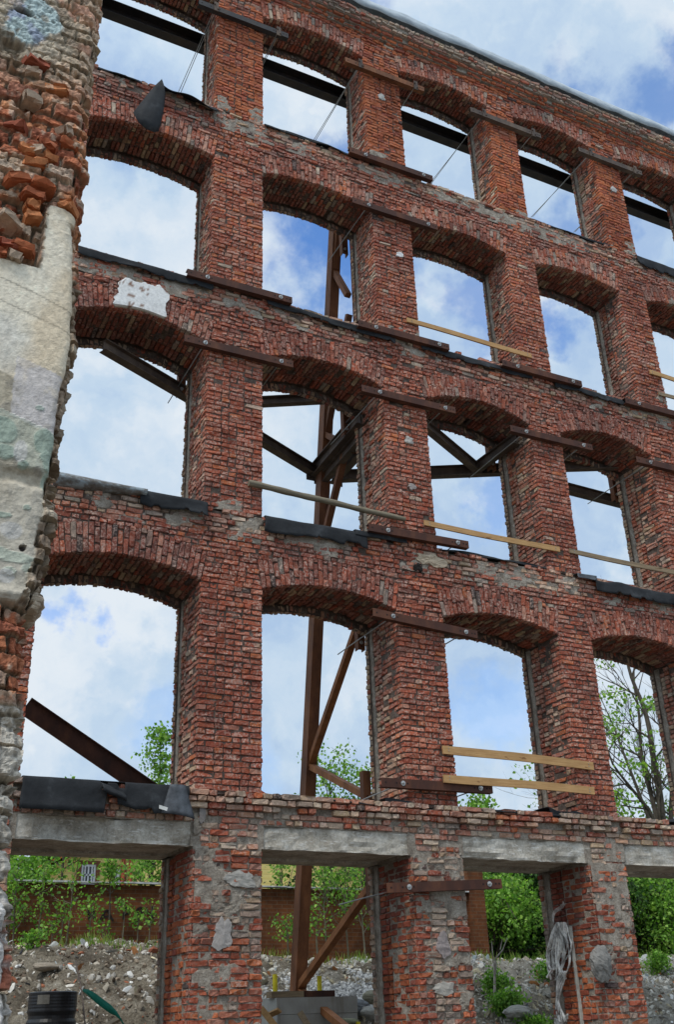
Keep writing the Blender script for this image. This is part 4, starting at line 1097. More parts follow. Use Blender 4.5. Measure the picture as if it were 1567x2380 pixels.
# rubble over the bank
geo = Geo()
n = 21000; P = scatter(n, (-3.6, 15), (2.2, 9.2)); sz = .013+.045*rs.rand(n)**3.6
left = P[:, 0] < 2.5
cA = pick([(.34, .30, .24), (.12, .09, .065), (.46, .43, .38), (.34, .13, .07), (.58, .57, .54), (.24, .19, .14)], [.26, .26, .17, .04, .07, .20], n)
cB = pick([(.40, .38, .33), (.26, .24, .20), (.50, .48, .43), (.38, .16, .08), (.40, .35, .24)], [.35, .22, .25, .04, .14], n)
chunks(geo, P, sz*1.25, np.where(left[:, None], cA, cB), (1.3, .8, .55))
n = 200; P = scatter(n, (-3.4, 15), (3, 9)); P[:, 2] += .0
chunks(geo, P, .05+.06*rs.rand(n)**2, pick([(.30, .27, .23), (.40, .38, .34), (.33, .12, .07), (.2, .17, .13)], [.35, .3, .12, .23], n), (1.4, .9, .5))
# scraps of plastic, tile and wood
n = 300; P = scatter(n, (-3.4, 14), (3, 8.8)); P[:, 2] += .03
chunks(geo, P, .03+.05*rs.rand(n), pick([(.62, .63, .62), (.45, .52, .54), (.5, .44, .3), (.10, .10, .11), (.45, .2, .08)], [.4, .15, .25, .1, .1], n), (1.8, .8, .15))
tag(geo.build('rubble', M_VC), 'loose demolition rubble, stones and scraps covering the earth bank', 'rubble', None, 'stuff')
# gravel heap
geo = Geo(); gc = np.array([4.6, 6.9]); a = np.linspace(0, 1, 40)
def gz_(x, y): return 2.52-.10*(x-4.6)*0-.55*max(0, (7.4-y))*.62-.35*max(0, abs(x-4.3)-1.6)
n = 5200; x = rs.uniform(1.8, 6.4, n); y = rs.uniform(5.3, 7.9, n)
z = np.array([max(gz_(p, q), 0) for p, q in zip(x, y)])
ok = np.array([zz > ground_z(p, q)-.12 for zz, p, q in zip(z, x, y)]); P = np.stack([x, y, z], -1)[ok]
chunks(geo, P, .032+.02*rs.rand(len(P)), pick([(.40, .40, .39), (.30, .30, .29), (.5, .5, .49), (.20, .2, .2)], [.4, .3, .15, .15], len(P)), (1, 1, .8))
x_, y_ = np.meshgrid(np.linspace(1.8, 6.4, 50), np.linspace(5.2, 7.9, 30), indexing='ij'); zz_ = np.vectorize(gz_)(x_, y_)-.02
geo.grid(np.stack([x_, y_, zz_], -1), (.22, .22, .215, 0))
n = 1500; P = scatter(n, (5.5, 8.5), (7.6, 9.2)); 
chunks(geo, P, .03+.02*rs.rand(n), pick([(.40, .40, .39), (.5, .5, .49)], [.6, .4], n), (1, 1, .8))
n = 1500; P = scatter(n, (10.5, 14.5), (7.2, 9.4)); 
chunks(geo, P, .03+.02*rs.rand(n), pick([(.40, .40, .38), (.5, .5, .47)], [.6, .4], n), (1, 1, .8))
tag(geo.build('gravel', M_VC), 'grey crushed gravel heaped behind the concrete footing', 'gravel', None, 'stuff')
# boulders
def boulder(u, v, y, r, col, lab, sq=(1, 1, .75), seed=0, name='boulder', cat='boulder'):
    p = Y(u, v, y); n = 26; g = Geo(); P = []
    for i in range(n):
        row = []
        for j in range(n):
            th, ph = math.pi*i/(n-1), 2*math.pi*j/(n-1); d = np.array([math.sin(th)*math.cos(ph), math.sin(th)*math.sin(ph), math.cos(th)])
            k = .62+.62*float(fbm(d[0]*1.3+seed, d[1]*1.3, d[2]*1.3+seed, 2))+(.35 if 'lump' in name else .14)*(float(fbm(d[0]*5+seed, d[1]*5, d[2]*5, 4))-.5)
            row.append(p+d*k*r*np.array(sq))
        P.append(row)
    g.grid(P, col); return tag(g.build(name, M_VC), lab, cat)
boulder(832, 2338, 3.9, .20, (.17, .18, .19, 0), 'smooth blue-grey boulder beside the concrete footing', (1.3, 1, .6), 1)
boulder(870, 2315, 4.1, .17, (.28, .26, .19, 0), 'mossy tan boulder above the blue-grey one by the second pier', (1.3, 1, .7), 2)
boulder(862, 2350, 3.7, .16, (.34, .33, .30, 0), 'pale grey boulder lowest beside the second pier', (1.2, 1, .7), 3)
boulder(812, 2372, 3.0, .12, (.24, .24, .16, 0), 'small mossy boulder under the diagonal brace foot', (1.3, 1, .5), 4)
boulder(1205, 2350, 4.6, .22, (.30, .29, .26, 0), 'broad grey rock low on the bank in the third opening', (1.6, 1, .55), 5)
boulder(1185, 2305, 5.2, .12, (.38, .37, .34, 0), 'small pale rock midway down the bank in the third opening', (1, 1, 1), 6)
boulder(455, 2215, 7.9, .14, (.34, .28, .18, 0), 'tan stone on top of the bank under the boundary wall', (1, 1, .8), 7) if False else None
boulder(105, 2245, 6.6, .17, (.26, .22, .17, 0), 'tan stone at the left end of the rubble bank', (1.5, 1, .5), 8)

# concrete footing, timbers, yellow pipes
g = Geo(); A = Y(649, 2322, 3.35)
fx0, fx1, fy0, fy1, fz = 1.62, 3.02, 3.30, 4.55, 1.93
FT = empty('concrete_footing', 'pale cast concrete footing block under the raking steel frame', 'footing')
g.box((fx0, fy0, .2), (fx1, fy1, fz-.24)); g.box((fx0-.004, fy0-.005, fz-.235), (fx1+.004, fy1+.004, fz)); g.build('block', M_CONC2, FT)
for a, b, lab, m in [((625, 2307), (700, 2306), 'rust-stained timber packing at the foot of the steel column, left piece', M_OLDWOOD), ((702, 2308), (772, 2312), 'dark timber packing piece right of the column foot', M_RUST)]:
    A, B = Y(*a, 3.5), Y(*b, 3.5); g = Geo(); A[2] = B[2] = fz+.05; g.beam(A, B, .22, .09); tag(g.build('timber_block', m), lab, 'timber block')
for u, v0, v1, y, lab in [(639, 2262, 2314, 3.7, 'yellow plastic pipe standing on the footing left of the steel column'), (742, 2266, 2310, 3.7, 'yellow plastic pipe standing on the footing right of the steel column'), (832, 2372, 2400, 2.9, 'yellow plastic pipe top at the bottom edge beside the brace foot')]:
    p, q = Y(u, v0, y), Y(u, v1, y); g = Geo(); q = np.array([p[0], p[1], min(q[2], fz)-.02 if y > 3 else 1.0]); g.tube([q, (p+q)/2+(.004, 0, 0), p], .038, 12)
    g.tube([p+(0, 0, .001), p+(0, 0, -.02)], .034, 12, (1, 1, 1, 0)); tag(g.build('yellow_pipe', bpy.data.materials.get('yellow_plastic') or solid('yellow_plastic', (.70, .58, .03), .5)), lab, 'pipe', 'yellow plastic pipes')
for a, b, y, lab in [((606, 2340), (650, 2395), 2.6, 'pale broken plank leaning at the lower left corner of the footing'), ((625, 2357), (650, 2345), 2.7, 'short pale timber offcut lying across the broken plank'), ((697, 2350), (728, 2400), 2.7, 'split grey plank leaning in front of the footing')]:
    A, B = Y(*a, y), Y(*b, y-.2); g = Geo(); g.beam(A, B, .09, .03, (0, 1, .4)); tag(g.build('plank', M_PINE if y < 2.65 or 'offcut' in lab else M_OLDWOOD), lab, 'plank', 'loose planks by the footing')

# black plastic drum well, rebar, green strap, dish
g = Geo(); c = Y(137, 2300, 2.6); R_ = abs(Y(193, 2300, 2.6)[0]-Y(80, 2300, 2.6)[0])/2
M_PLAS = solid('black_plastic', (.022, .022, .024), .38, 0, 12, .2)
prof = [(0, 0), (R_*.93, 0), (R_, -.012), (R_, -.03)]+[(R_*(1.0-.008*(i % 2)), -.03-.02*i) for i in range(1, 10)]+[(R_*1.01, -.235), (R_*1.01, -.25), (R_*.95, -.30), (R_*.95, -.34), (R_*1.02, -.38), (R_*1.02, -1.3)]
P = [[(c[0]+r*math.cos(t), c[1]+R_+r*math.sin(t), c[2]+z) for r, z in prof] for t in np.linspace(0, 2*math.pi, 40)]
WELL = empty('plastic_manhole', 'black ribbed plastic manhole shaft standing in front of the rubble at lower left', 'manhole')
g.grid(P); o = g.build('shaft', M_PLAS, WELL); 
g = Geo(); P = []
for i in range(8):
    th = math.radians(-140+30*i/7.); P.append([(c[0]+(R_+.004)*math.cos(th), c[1]+R_+(R_+.004)*math.sin(th), c[2]-.045), (c[0]+(R_+.004)*math.cos(th), c[1]+R_+(R_+.004)*math.sin(th), c[2]-.16)])
g.grid(P, (.16, .15, .13, 0)); g.build('worn_label', M_VC, WELL)
g = Geo(); A, B = Y(176, 2232, 4.2), Y(200, 2400, 2.4); g.tube([A, (A+B)/2+(.02, 0, .02), B], .011, 5); tag(g.build('steel_bar', M_DKRUST), 'thin rusty reinforcing bar leaning behind the black manhole shaft', 'steel bar')
g = Geo(); P = []
for i, (u, v, h) in enumerate([(193, 2298, .012), (205, 2303, .035), (222, 2316, .05), (240, 2330, .052), (258, 2343, .05), (270, 2352, .03), (280, 2364, .012), (292, 2385, .01)]):
    p = Y(u, v, 2.2-.05*i); P.append([p+(0, 0, h), p+(0, .02, -h)])
g.grid(P); o = g.build('green_strap', solid('green_webbing', (.01, .17, .12), .5), None, True); o.modifiers.new('t', 'SOLIDIFY').thickness = .004
tag(o, 'green webbing strap pulled from the manhole shaft toward a plank', 'strap')
for a, b, lab in [((225, 2392), (275, 2366), 'pale plank end under the green strap at the bottom edge')]:
    A, B = Y(*a, 2.0), Y(*b, 2.2); g = Geo(); g.beam(A, B, .14, .03); tag(g.build('plank', M_OLDWOOD), lab, 'plank', 'loose planks by the footing')
p = Y(191, 2212, 7.6); g = Geo(); P = []
for i in range(8):
    r = .19*i/7; P.append([(p[0]+r*math.cos(t), p[1]-.05+.25*r*r*8+.12*r*math.sin(t), p[2]+r*.75*math.sin(t)) for t in np.linspace(0, 2*math.pi, 24)])
g.grid(P); o = g.build('metal_dish', solid('dull_metal', (.22, .24, .26), .4, .5, 9, .4), None, True); o.modifiers.new('t', 'SOLIDIFY').thickness = .01
tag(o, 'dented dull metal disc lying on the rubble under the boundary wall', 'metal disc')

# concrete lump and rope bundle on the third pier
boulder(1397, 2237, -.06, .20, (.20, .19, .175, 0), 'rough grey concrete lump hanging by wires on the front of the third full pier', (1.0, .55, 1.15), 14, 'concrete_lump', 'concrete lump')
geo = Geo()
yb = .62
def rp(u, v, j): q = X(u, v, 5.30); return q+np.array([-.03*j, 0, 0])
for s_ in range(30):
    P = []; u0 = 1300+rs.rand()*14; wob = rs.rand()*6
    n = 12; ue = 1278+rs.rand()*42; ve = 2195+rs.rand()*85
    for i in range(n):
        t = i/(n-1); sw = math.sin(math.pi*t)*(rs.rand()*.0+1)
        u = u0*(1-t)+ue*t + 13*sw*math.sin(wob)+2.5*math.sin(t*9+wob); v = 2142+(ve-2142)*t
        P.append(rp(u, v, .6+1.2*math.sin(wob*3+t*2)*.8))
    geo.tube(P, [.015+.006*math.sin(i+wob) for i in range(n)], 5)
for s_ in range(5):
    P = []
    for i in range(16):
        t = i/15; P.append(rp(1318-14*math.sin(t*3)-s_*1.5+3*math.sin(t*8+s_), 2255+(2372-2255)*t, .5+.3*s_))
    geo.tube(P, .014, 5)
for s_ in range(4):
    P = [rp(1311+s_-28*t+4*math.sin(t*7), 2092+(34 if t < .6 else 34+30*(t-.6))*t+2*s_, .4) for t in np.linspace(0, 1, 10)]
    geo.tube(P, .004, 5)
for s_ in range(6):
    P = [rp(1292+30*t, 2365+8*math.sin(t*3)+s_*2-12*t, .5) for t in np.linspace(0, 1, 8)]; geo.tube(P, .012, 5)
tag(geo.build('rope_bundle', solid('dirty_white_rope', (.62, .60, .56), .9, 0, 60, .6), None, True), 'tangled dirty white rope bundle hanging on the left side of the third full pier', 'rope')
# pipe strips on the ground floor reveals
for uA, uB, x, lab in [((800, 0), (0, 0), 0, '')][:0]: pass
A, B = X(1326, 2150, 5.345), X(1362, 2330, 5.345)
g = Geo(); g.beam(A, (A[0], A[1], B[2]-.3), .035, .04, up=(0, 1, 0)); tag(g.build('wood_strip', solid('pale_painted_wood', (.42, .41, .36), .7, 0, 20, .3)), 'narrow pale painted strip upright beside the rope bundle', 'strip')

# ------------------------------------------------------------------ boundary wall, house
def _bw(c1, c2, mo):
    def f(k):
        b = k.N.new('ShaderNodeTexBrick'); b.inputs['Scale'].default_value = 1; b.inputs['Brick Width'].default_value = .26; b.inputs['Row Height'].default_value = .085; b.inputs['Mortar Size'].default_value = .007
        b.inputs['Color1'].default_value = (*c1, 1); b.inputs['Color2'].default_value = (*c2, 1); b.inputs['Mortar'].default_value = (*mo, 1); b.inputs['Bias'].default_value = -.2
        mp = k.N.new('ShaderNodeMapping'); mp.inputs['Rotation'].default_value = (math.pi/2, 0, 0); k.L.new(k.tc.outputs['Object'], mp.inputs[0]); k.L.new(mp.outputs[0], b.inputs[0])
        c = k.mix(.8, b.outputs[0], k.ramp(k.noise(1.1, 6, .7), [(.34, (.55, .52, .50)), (.5, (1.1, 1.05, 1.)), (.66, (1.7, 1.6, 1.45))]), 'MULTIPLY')
        c = k.mix(.5, c, k.ramp(k.noise(14, 5, .7), [(.3, (.6, .6, .6)), (.7, (1.3, 1.3, 1.3))]), 'MULTIPLY')
        k.base(c); k.bump(b.outputs['Fac'], -.4, .01)
    return f
M_BW = material('orange_boundary_brick', _bw((.15, .055, .020), (.10, .036, .015), (.13, .085, .055)))
M_YW = material('yellow_boundary_brick', _bw((.26, .20, .10), (.19, .14, .07), (.08, .065, .04)))
BY = 10.4
bw = empty('boundary_wall', 'long orange brick boundary wall with graffiti behind the saplings', 'boundary wall')
xe = Y(1128, 2150, BY)[0]; xp = Y(1092, 2150, BY)[0]
g = Geo(); g.box((-9, BY, 2.2), (xp, BY+.38, 4.42)); g.build('wall', M_BW, bw)
g = Geo(); g.box((xp, BY-.10, 2.2), (xe, BY+.48, 5.0)); g.build('end_pier', M_BW, bw)
g = Geo(); x = -9.
M_COP = solid('grey_slate_coping', (.48, .50, .50), .6, 0, 12, .4)
while x < xp-.1:
    L_ = .8+.5*rs.rand(); x2 = min(x+L_, xp); z = 4.43+.02*rs.rand()
    g.add([(x, BY-.12, z), (x2-.01, BY-.12, z+.015*rs.randn()), (x2-.01, BY+.5, z+.06), (x, BY+.5, z+.06), (x, BY-.12, z+.03), (x2-.01, BY-.12, z+.035), (x2-.01, BY+.5, z+.09), (x, BY+.5, z+.09)],
          [(0, 1, 5, 4), (4, 5, 6, 7), (0, 3, 2, 1), (1, 2, 6, 5), (0, 4, 7, 3)]); x = x2
g.build('coping', M_COP, bw)
g = Geo()
def stroke(pts):
    P = [Y(u, v, BY-.012) for u, v in pts]
    for a, b in zip(P[:-1], P[1:]): g.beam(a, b, .012, .045, (0, 0, 1))
for pts in [[(205, 2112), (207, 2135)], [(205, 2124), (217, 2122)], [(217, 2110), (219, 2134)],
            [(232, 2137), (244, 2116), (250, 2113), (254, 2122), (263, 2138)], [(240, 2128), (258, 2127)],
            [(287, 2135), (289, 2109)], [(289, 2109), (300, 2106), (303, 2112), (298, 2121), (288, 2124)],
            [(318, 2138), (319, 2110)], [(319, 2110), (329, 2107), (332, 2113), (328, 2120), (319, 2122)],
            [(340, 2107), (343, 2120), (352, 2121)], [(354, 2104), (354, 2130), (348, 2137), (341, 2133)]]: stroke(pts)
g.build('graffiti', solid('black_spray_paint', (.025, .018, .015), .8), bw)
g = Geo(); yy_ = 15.5; g.box((14.5, yy_, 2.4), (40, yy_+.4, 5.6)); tag(g.build('far_wall', M_YW), 'dim yellowish brick wall overgrown with leaves seen through the fourth ground-floor opening', 'wall')

HY = 24.
hs_ = empty('yellow_house', 'yellow clapboard house with red roof edge behind the boundary wall', 'house')
def hp(u, v, y=HY): return Y(u, v, y)
g = Geo(); a = hp(20, 2060); b = hp(175, 1984); slope = (b[2]-a[2])/(b[0]-a[0])
def _clap(k):
    wv = k.N.new('ShaderNodeTexWave'); wv.wave_type = 'BANDS'; wv.bands_direction = 'Z'; wv.wave_profile = 'SAW'; wv.inputs['Scale'].default_value = 1.9; k.L.new(k.tc.outputs['Object'], wv.inputs[0])
    c = k.ramp(wv.outputs['Fac'], [(0, (.42, .30, .09)), (.10, (.74, .59, .20)), (1, (.78, .64, .25))]); k.base(k.mix(.4, c, k.ramp(k.noise(2, 5, .6), [(.3, (.8, .8, .8)), (.7, (1.15, 1.15, 1.1))]), 'MULTIPLY'))
    k.bump(wv.outputs['Fac'], .5, .02)
M_CLAP = material('yellow_clapboard', _clap)
rx = 14.5; ridge_x = b[0]+5.5
zr = a[2]+slope*(ridge_x-a[0])
prof = [(a[0], 3.), (a[0], a[2]), (ridge_x, zr), (2*ridge_x-a[0], a[2]), (2*ridge_x-a[0], 3.)]
V = [(x, HY, z) for x, z in prof]+[(x, HY+9, z) for x, z in prof]
geo = Geo(); geo.poly(V, [(0, 1, 3, 4), (1, 2, 3), (5, 9, 8, 6), (6, 8, 7), (0, 5, 6, 1), (4, 3, 8, 9)]); geo.build('wall', M_CLAP, hs_)
M_ROOF = solid('red_sheet_roof', (.34, .075, .035), .6, 0, 10, .3)
geo = Geo()
for s_ in (-1, 1):
    A0 = np.array([ridge_x, 0, zr+.1]); B0 = np.array([ridge_x+s_*(ridge_x-a[0]+.9), 0, a[2]+.1-slope*.9]); 
    geo.poly([A0+(0, HY-.6, 0), B0+(0, HY-.6, 0), B0+(0, HY+9.5, 0), A0+(0, HY+9.5, 0), A0+(0, HY-.6, .09), B0+(0, HY-.6, .09), B0+(0, HY+9.5, .09), A0+(0, HY+9.5, .09)], [(0, 1, 2, 3), (4, 5, 6, 7), (0, 1, 5, 4), (1, 2, 6, 5), (3, 2, 6, 7)])
geo.build('roof', M_ROOF, hs_)
M_WW = solid('white_window_paint', (.62, .64, .66), .5); M_BRF = solid('brown_window_casing', (.16, .06, .03), .7)
def _gl(k): k.base((.05, .06, .07)); k.b.inputs['Roughness'].default_value = .08; k.b.inputs['Specular IOR Level'].default_value = .8
M_GLS = material('dark_window_glass', _gl)
for u0, u1, v0, v1 in [(190, 220, 2006, 2046), (268, 282, 2016, 2050), (940, 952, 2030, 2060)][:2]+[(708-14, 706, 2030, 2058)][:0]:
    p, q = hp(u0, v0, HY-.06), hp(u1, v1+10, HY-.06); fr = Geo(); y = HY-.06
    x0, x1, z0, z1 = p[0], q[0], q[2], p[2]
    for X0_, X1_, Z0_, Z1_ in [(x0-.14, x0, z0, z1+.12), (x1, x1+.14, z0, z1+.12), (x0, x1, z1, z1+.12)]: fr.box((X0_, y-.03, Z0_), (X1_, y+.05, Z1_))
    w_ = fr.build('window', M_BRF, hs_)
    sash = Geo()
    for X0_, X1_, Z0_, Z1_ in [(x0, x0+.07, z0, z1), (x1-.07, x1, z0, z1), (x0+.07, x1-.07, z1-.07, z1), (x0+.07, x1-.07, z0, z0+.07)]+[(x0+(x1-x0)*t-.025, x0+(x1-x0)*t+.025, z0+.07, z1-.07) for t in (.27, .5, .75)]+[(x0+.07, x1-.07, (z0+z1)/2-.03, (z0+z1)/2+.03)]: sash.box((X0_, y, Z0_), (X1_, y+.04, Z1_))
    sash.build('sash', M_WW, w_); gl = Geo(); gl.box((x0+.02, y+.045, z0+.02), (x1-.02, y+.055, z1-.02)); gl.build('pane', M_GLS, w_)
for u in (305, 288): 
    p = hp(u, 2000, HY-.15); dp = Geo(); dp.tube([(p[0], HY-.12, 3.2), (p[0], HY-.12, p[2]+.8)], .07, 8); dp.build('drainpipe', M_ROOF, hs_)

# ------------------------------------------------------------------ plants
def leaves(geo, P, size, cols, droop=.3):
    n = len(P); P = np.asarray(P)
    d = rs.randn(n, 3); d[:, 2] -= droop; d /= np.linalg.norm(d, axis=1)[:, None]
    s_ = np.cross(d, rs.randn(n, 3)); s_ /= np.linalg.norm(s_, axis=1)[:, None]; nn = np.cross(d, s_)
    L_ = (size*(.45+1.0*rs.rand(n)))[:, None]; W_ = L_*.42
    V = np.stack([P, P+d*L_*.45+s_*W_+nn*L_*.08, P+d*L_, P+d*L_*.45-s_*W_+nn*L_*.08], 1)
    F = np.arange(n*4).reshape(n, 4)
    geo.add(V.reshape(-1, 3), F, np.repeat(cols, 4, 0))
GREENS = [(.12, .25, .04), (.17, .33, .055), (.08, .18, .03), (.24, .38, .08)]
DARKG = [(.016, .048, .011), (.025, .070, .013), (.011, .030, .007), (.045, .105, .02)]  # dark greens; shade inside the grove is put into the colour
def lcols(n, pal, k=1.): 
    c = np.array(pal)[rs.randint(0, len(pal), n)]*(.75+.5*rs.rand(n, 1))*k; return np.hstack([c, np.zeros((n, 1))])
def plant(base, h, spread, lab, cat='tree', name='tree', group=None, pal=GREENS, nb=14, dens=120, lsize=.10, r0=.05, lean=(0, 0), start=.25, bark=None, sub=4, angle=.9, clump=.22, twig=True, wig=.04, stems=1):
    root = empty(name, lab, cat, group); tg_, lg = Geo(), Geo(); LP = []
    base = np.array(base, float)
    for st_ in range(stems):
        n = 14; P = []; ox = np.array([rs.randn()*.12*(stems > 1), rs.randn()*.12*(stems > 1), 0]); ln = np.array(lean)+rs.randn(2)*.12*(stems > 1)
        ph = rs.rand()*6
        for i in range(n+1):
            t = i/n; P.append(base+ox+np.array([ln[0]*t+wig*h*.3*math.sin(t*5+ph), ln[1]*t+wig*h*.3*math.cos(t*4+ph), h*t]))
        P = np.array(P); tg_.tube(P, [r0*(1-.88*i/n) for i in range(n+1)], 7)
        for b in range(nb):
            t = start+(1-start)*(b+rs.rand())/nb; q = P[min(int(t*n), n-1)]*(1-(t*n) % 1)+P[min(int(t*n)+1, n)]*((t*n) % 1)
            az = b*2.4+rs.rand(); L_ = spread*(1.15-.75*t)*(.6+.6*rs.rand()); e_ = angle*(.5+.7*rs.rand())
            d = np.array([math.cos(az)*math.cos(e_), math.sin(az)*math.cos(e_), math.sin(e_)])
            B = [q]; m = 6
            for i in range(m):
                d = d+rs.randn(3)*.16+np.array([0, 0, .05]); d /= np.linalg.norm(d); B.append(B[-1]+d*L_/m)
            B = np.array(B); rb = r0*(1-.85*t)*.55; tg_.tube(B, [rb*(1-.8*i/m)+.004 for i in range(m+1)], 5, cap=False)
            for k in range(sub):
                j = 2+rs.randint(0, m-1); d2 = d+rs.randn(3)*.9; d2 /= np.linalg.norm(d2); l2 = L_*.4*(.5+rs.rand())
                e2 = B[j]+d2*l2+np.array([0, 0, -.03*l2]); mid_ = (B[j]+e2)/2+rs.randn(3)*.06*l2
                tg_.tube([B[j], mid_, e2], [rb*.35+.003, rb*.2+.003, .003], 4, cap=False)
                LP.append((mid_, .6)); LP.append((e2, 1.))
            LP.append((B[-1], 1.)); LP.append((B[-2], .8))
    tg_.build('trunk', bark or M_BARK, root)
    if LP and dens:
        nc = len(LP); per = max(1, int(dens)); cen = np.repeat(np.array([p for p, k in LP]), per, 0); kk = np.repeat(rs.rand(nc), per)
        pos = cen+rs.randn(len(cen), 3)*clump*np.array([1, 1, .7]); keep = rs.rand(len(cen)) < .35+.65*kk; pos = pos[keep]; f = (.72+.55*kk[keep])[:, None]
        c = lcols(len(pos), pal); c[:, :3] *= f
        leaves(lg, pos, lsize, c); lg.build('crown', M_LEAF, root)
    return root
def tbase(u, v, y): p = Y(u, v, y); return p
def tr(u, vtop, y, spread, lab, zb=None, **k):
    p = Y(u, vtop, y); p[2] -= .38*spread; zb = (3.0 if y > 8.5 else ground_z(p[0], y)) if zb is None else zb
    return plant((p[0], y, zb-.1), p[2]-zb+.1, spread, lab, **k)
# saplings against the boundary wall, first opening
SAP = 'saplings growing along the boundary wall'
for u, v, y, sp, lab, kw in [
    (55, 1985, 9.6, .35, 'leafy sapling at the left end of the boundary wall beside the plastered stub', dict(nb=14, dens=6, stems=2)),
    (105, 1990, 9.9, .4, 'leafy sapling second from the left against the boundary wall', dict(nb=9, dens=5)),
    (172, 1992, 9.3, .45, 'thin pale forked sapling rising past the wall top left of the house window', dict(nb=7, dens=3, start=.5)),
    (262, 1975, 9.9, .5, 'dark-stemmed sapling with a full crown right of the house window', dict(nb=13, dens=6, start=.62, bark=M_BARK, r0=.03)),
    (330, 1990, 10.9, .55, 'bushy tree over the wall coping at the right of the first opening', dict(nb=16, dens=7, start=.45)),
    (150, 2090, 9.0, .3, 'low sapling over the first graffiti letter', dict(nb=6, dens=3, start=.6)),
    (215, 2075, 9.2, .35, 'low sapling with yellowish leaves above the graffiti', dict(nb=7, dens=3, start=.6)),
    (290, 2085, 9.1, .25, 'slim knee-high sapling in front of the last graffiti letters', dict(nb=5, dens=3, start=.75)),
    (322, 2110, 9.1, .22, 'short slim sapling right of the graffiti', dict(nb=5, dens=3, start=.6)),
    (352, 2090, 9.4, .35, 'sapling beside the left jamb of the leftmost full pier', dict(nb=7, dens=3, start=.5)),
    (125, 2125, 8.9, .25, 'small sprout with few leaves near the rubble at left', dict(nb=5, dens=3, start=.5)),
    (240, 2130, 8.9, .2, 'small sprout under the graffiti letter A', dict(nb=4, dens=3, start=.5)),
    (655, 1975, 10.9, .8, 'leafy tree over the wall left of the steel column', dict(nb=18, dens=6, start=.35)),
    (752, 1975, 9.5, .6, 'slim pale sapling just right of the steel column', dict(nb=14, dens=5, start=.3)),
    (800, 1970, 9.9, .8, 'dense sapling between the column and the second full pier', dict(nb=20, dens=7, start=.25)),
    (838, 1985, 9.2, .5, 'sapling beside the hanging steel upright by the second full pier', dict(nb=12, dens=5, start=.2)),
    (668, 2120, 9.1, .35, 'low bush left of the steel column at the wall foot', dict(nb=8, dens=4, start=.3)),
    (735, 2110, 9.0, .4, 'forked bare-stemmed sapling behind the diagonal brace', dict(nb=8, dens=3, start=.4))]:
    tr(u, v, y, sp, lab, name='sapling', cat='sapling', group=SAP, lsize=.068, r0=kw.pop('r0', .022), clump=.10, bark=kw.pop('bark', M_GREYBARK), sub=3, **kw)
# taller trees seen above the sills
tr(372, 1668, 14, .7, 'tall slim pale green tree beside the leftmost full pier in the first-floor opening', dens=14, nb=30, lsize=.09, start=.3, clump=.16, r0=.06)
tr(50, 1972, 13.5, 1.3, 'leafy tree beyond the wall at the far left of the ground-floor opening', dens=26, nb=26, lsize=.09, start=.1, clump=.25)
tr(160, 1797, 13, .8, 'tree whose few top leaves peep over the black felt', dens=9, nb=12, start=.5, clump=.14)
tr(762, 1735, 14, 1.3, 'bright green tree behind the column in the second first-floor opening', dens=15, nb=24, lsize=.09, start=.3, clump=.2, r0=.08)
tr(838, 1770, 13.5, 1.0, 'leafy tree beside the second full pier over the first-floor sill', dens=13, nb=20, lsize=.09, start=.35, clump=.18, r0=.06)
tr(1112, 1835, 14, 1.1, 'tree whose tips show over the sill of the third first-floor opening', dens=20, nb=20, lsize=.11, start=.4, clump=.18)
tr(1262, 1690, 15, .6, 'tall slim tree mostly behind the third full pier', dens=14, nb=14, lsize=.11, start=.4, clump=.2, r0=.07)
# dark grove behind the third and fourth openings
for u, v, y, sp, lab in [(1115, 2010, 12.5, 2.0, 'maple with yellow-green leaves beside the end pier of the boundary wall'), (1175, 2000, 14.0, 2.4, 'dark green tree deep in the middle of the third ground-floor opening'),
                         (1245, 1990, 13.0, 2.2, 'dark green tree at the right of the third ground-floor opening'), (1330, 1985, 15.0, 2.6, 'dense dark tree behind the third full pier'), (1480, 2000, 13.5, 1.9, 'green tree at the left of the fourth ground-floor opening'), (1560, 1985, 14.5, 2.0, 'green tree against the yellowish wall at the right edge'),
                         (1150, 1985, 17.5, 2.8, 'far dark tree behind the end of the boundary wall'), (1230, 1985, 19, 3.0, 'farthest dark tree of the grove in the third opening'), (1420, 1975, 19.5, 3.0, 'far dark tree of the grove toward the fourth opening')]:
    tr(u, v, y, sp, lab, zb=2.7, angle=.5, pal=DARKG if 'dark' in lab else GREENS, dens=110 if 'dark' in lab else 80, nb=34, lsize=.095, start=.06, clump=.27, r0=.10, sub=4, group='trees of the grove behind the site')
# undergrowth of the grove; its leaf colour holds the near-black shade within
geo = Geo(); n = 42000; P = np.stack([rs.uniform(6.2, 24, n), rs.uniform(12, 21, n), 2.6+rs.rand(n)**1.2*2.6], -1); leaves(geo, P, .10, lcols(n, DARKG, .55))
tag(geo.build('undergrowth', M_LEAF), 'dark leafy undergrowth filling the grove behind the site', 'undergrowth', None, 'stuff')
# broad hedge line far behind so that the horizon is green
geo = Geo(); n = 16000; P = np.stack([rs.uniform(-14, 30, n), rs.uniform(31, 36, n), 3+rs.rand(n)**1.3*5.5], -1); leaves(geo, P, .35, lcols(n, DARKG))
tag(geo.build('woodland', M_LEAF), 'distant woodland behind the yellow house', 'woodland', None, 'stuff')
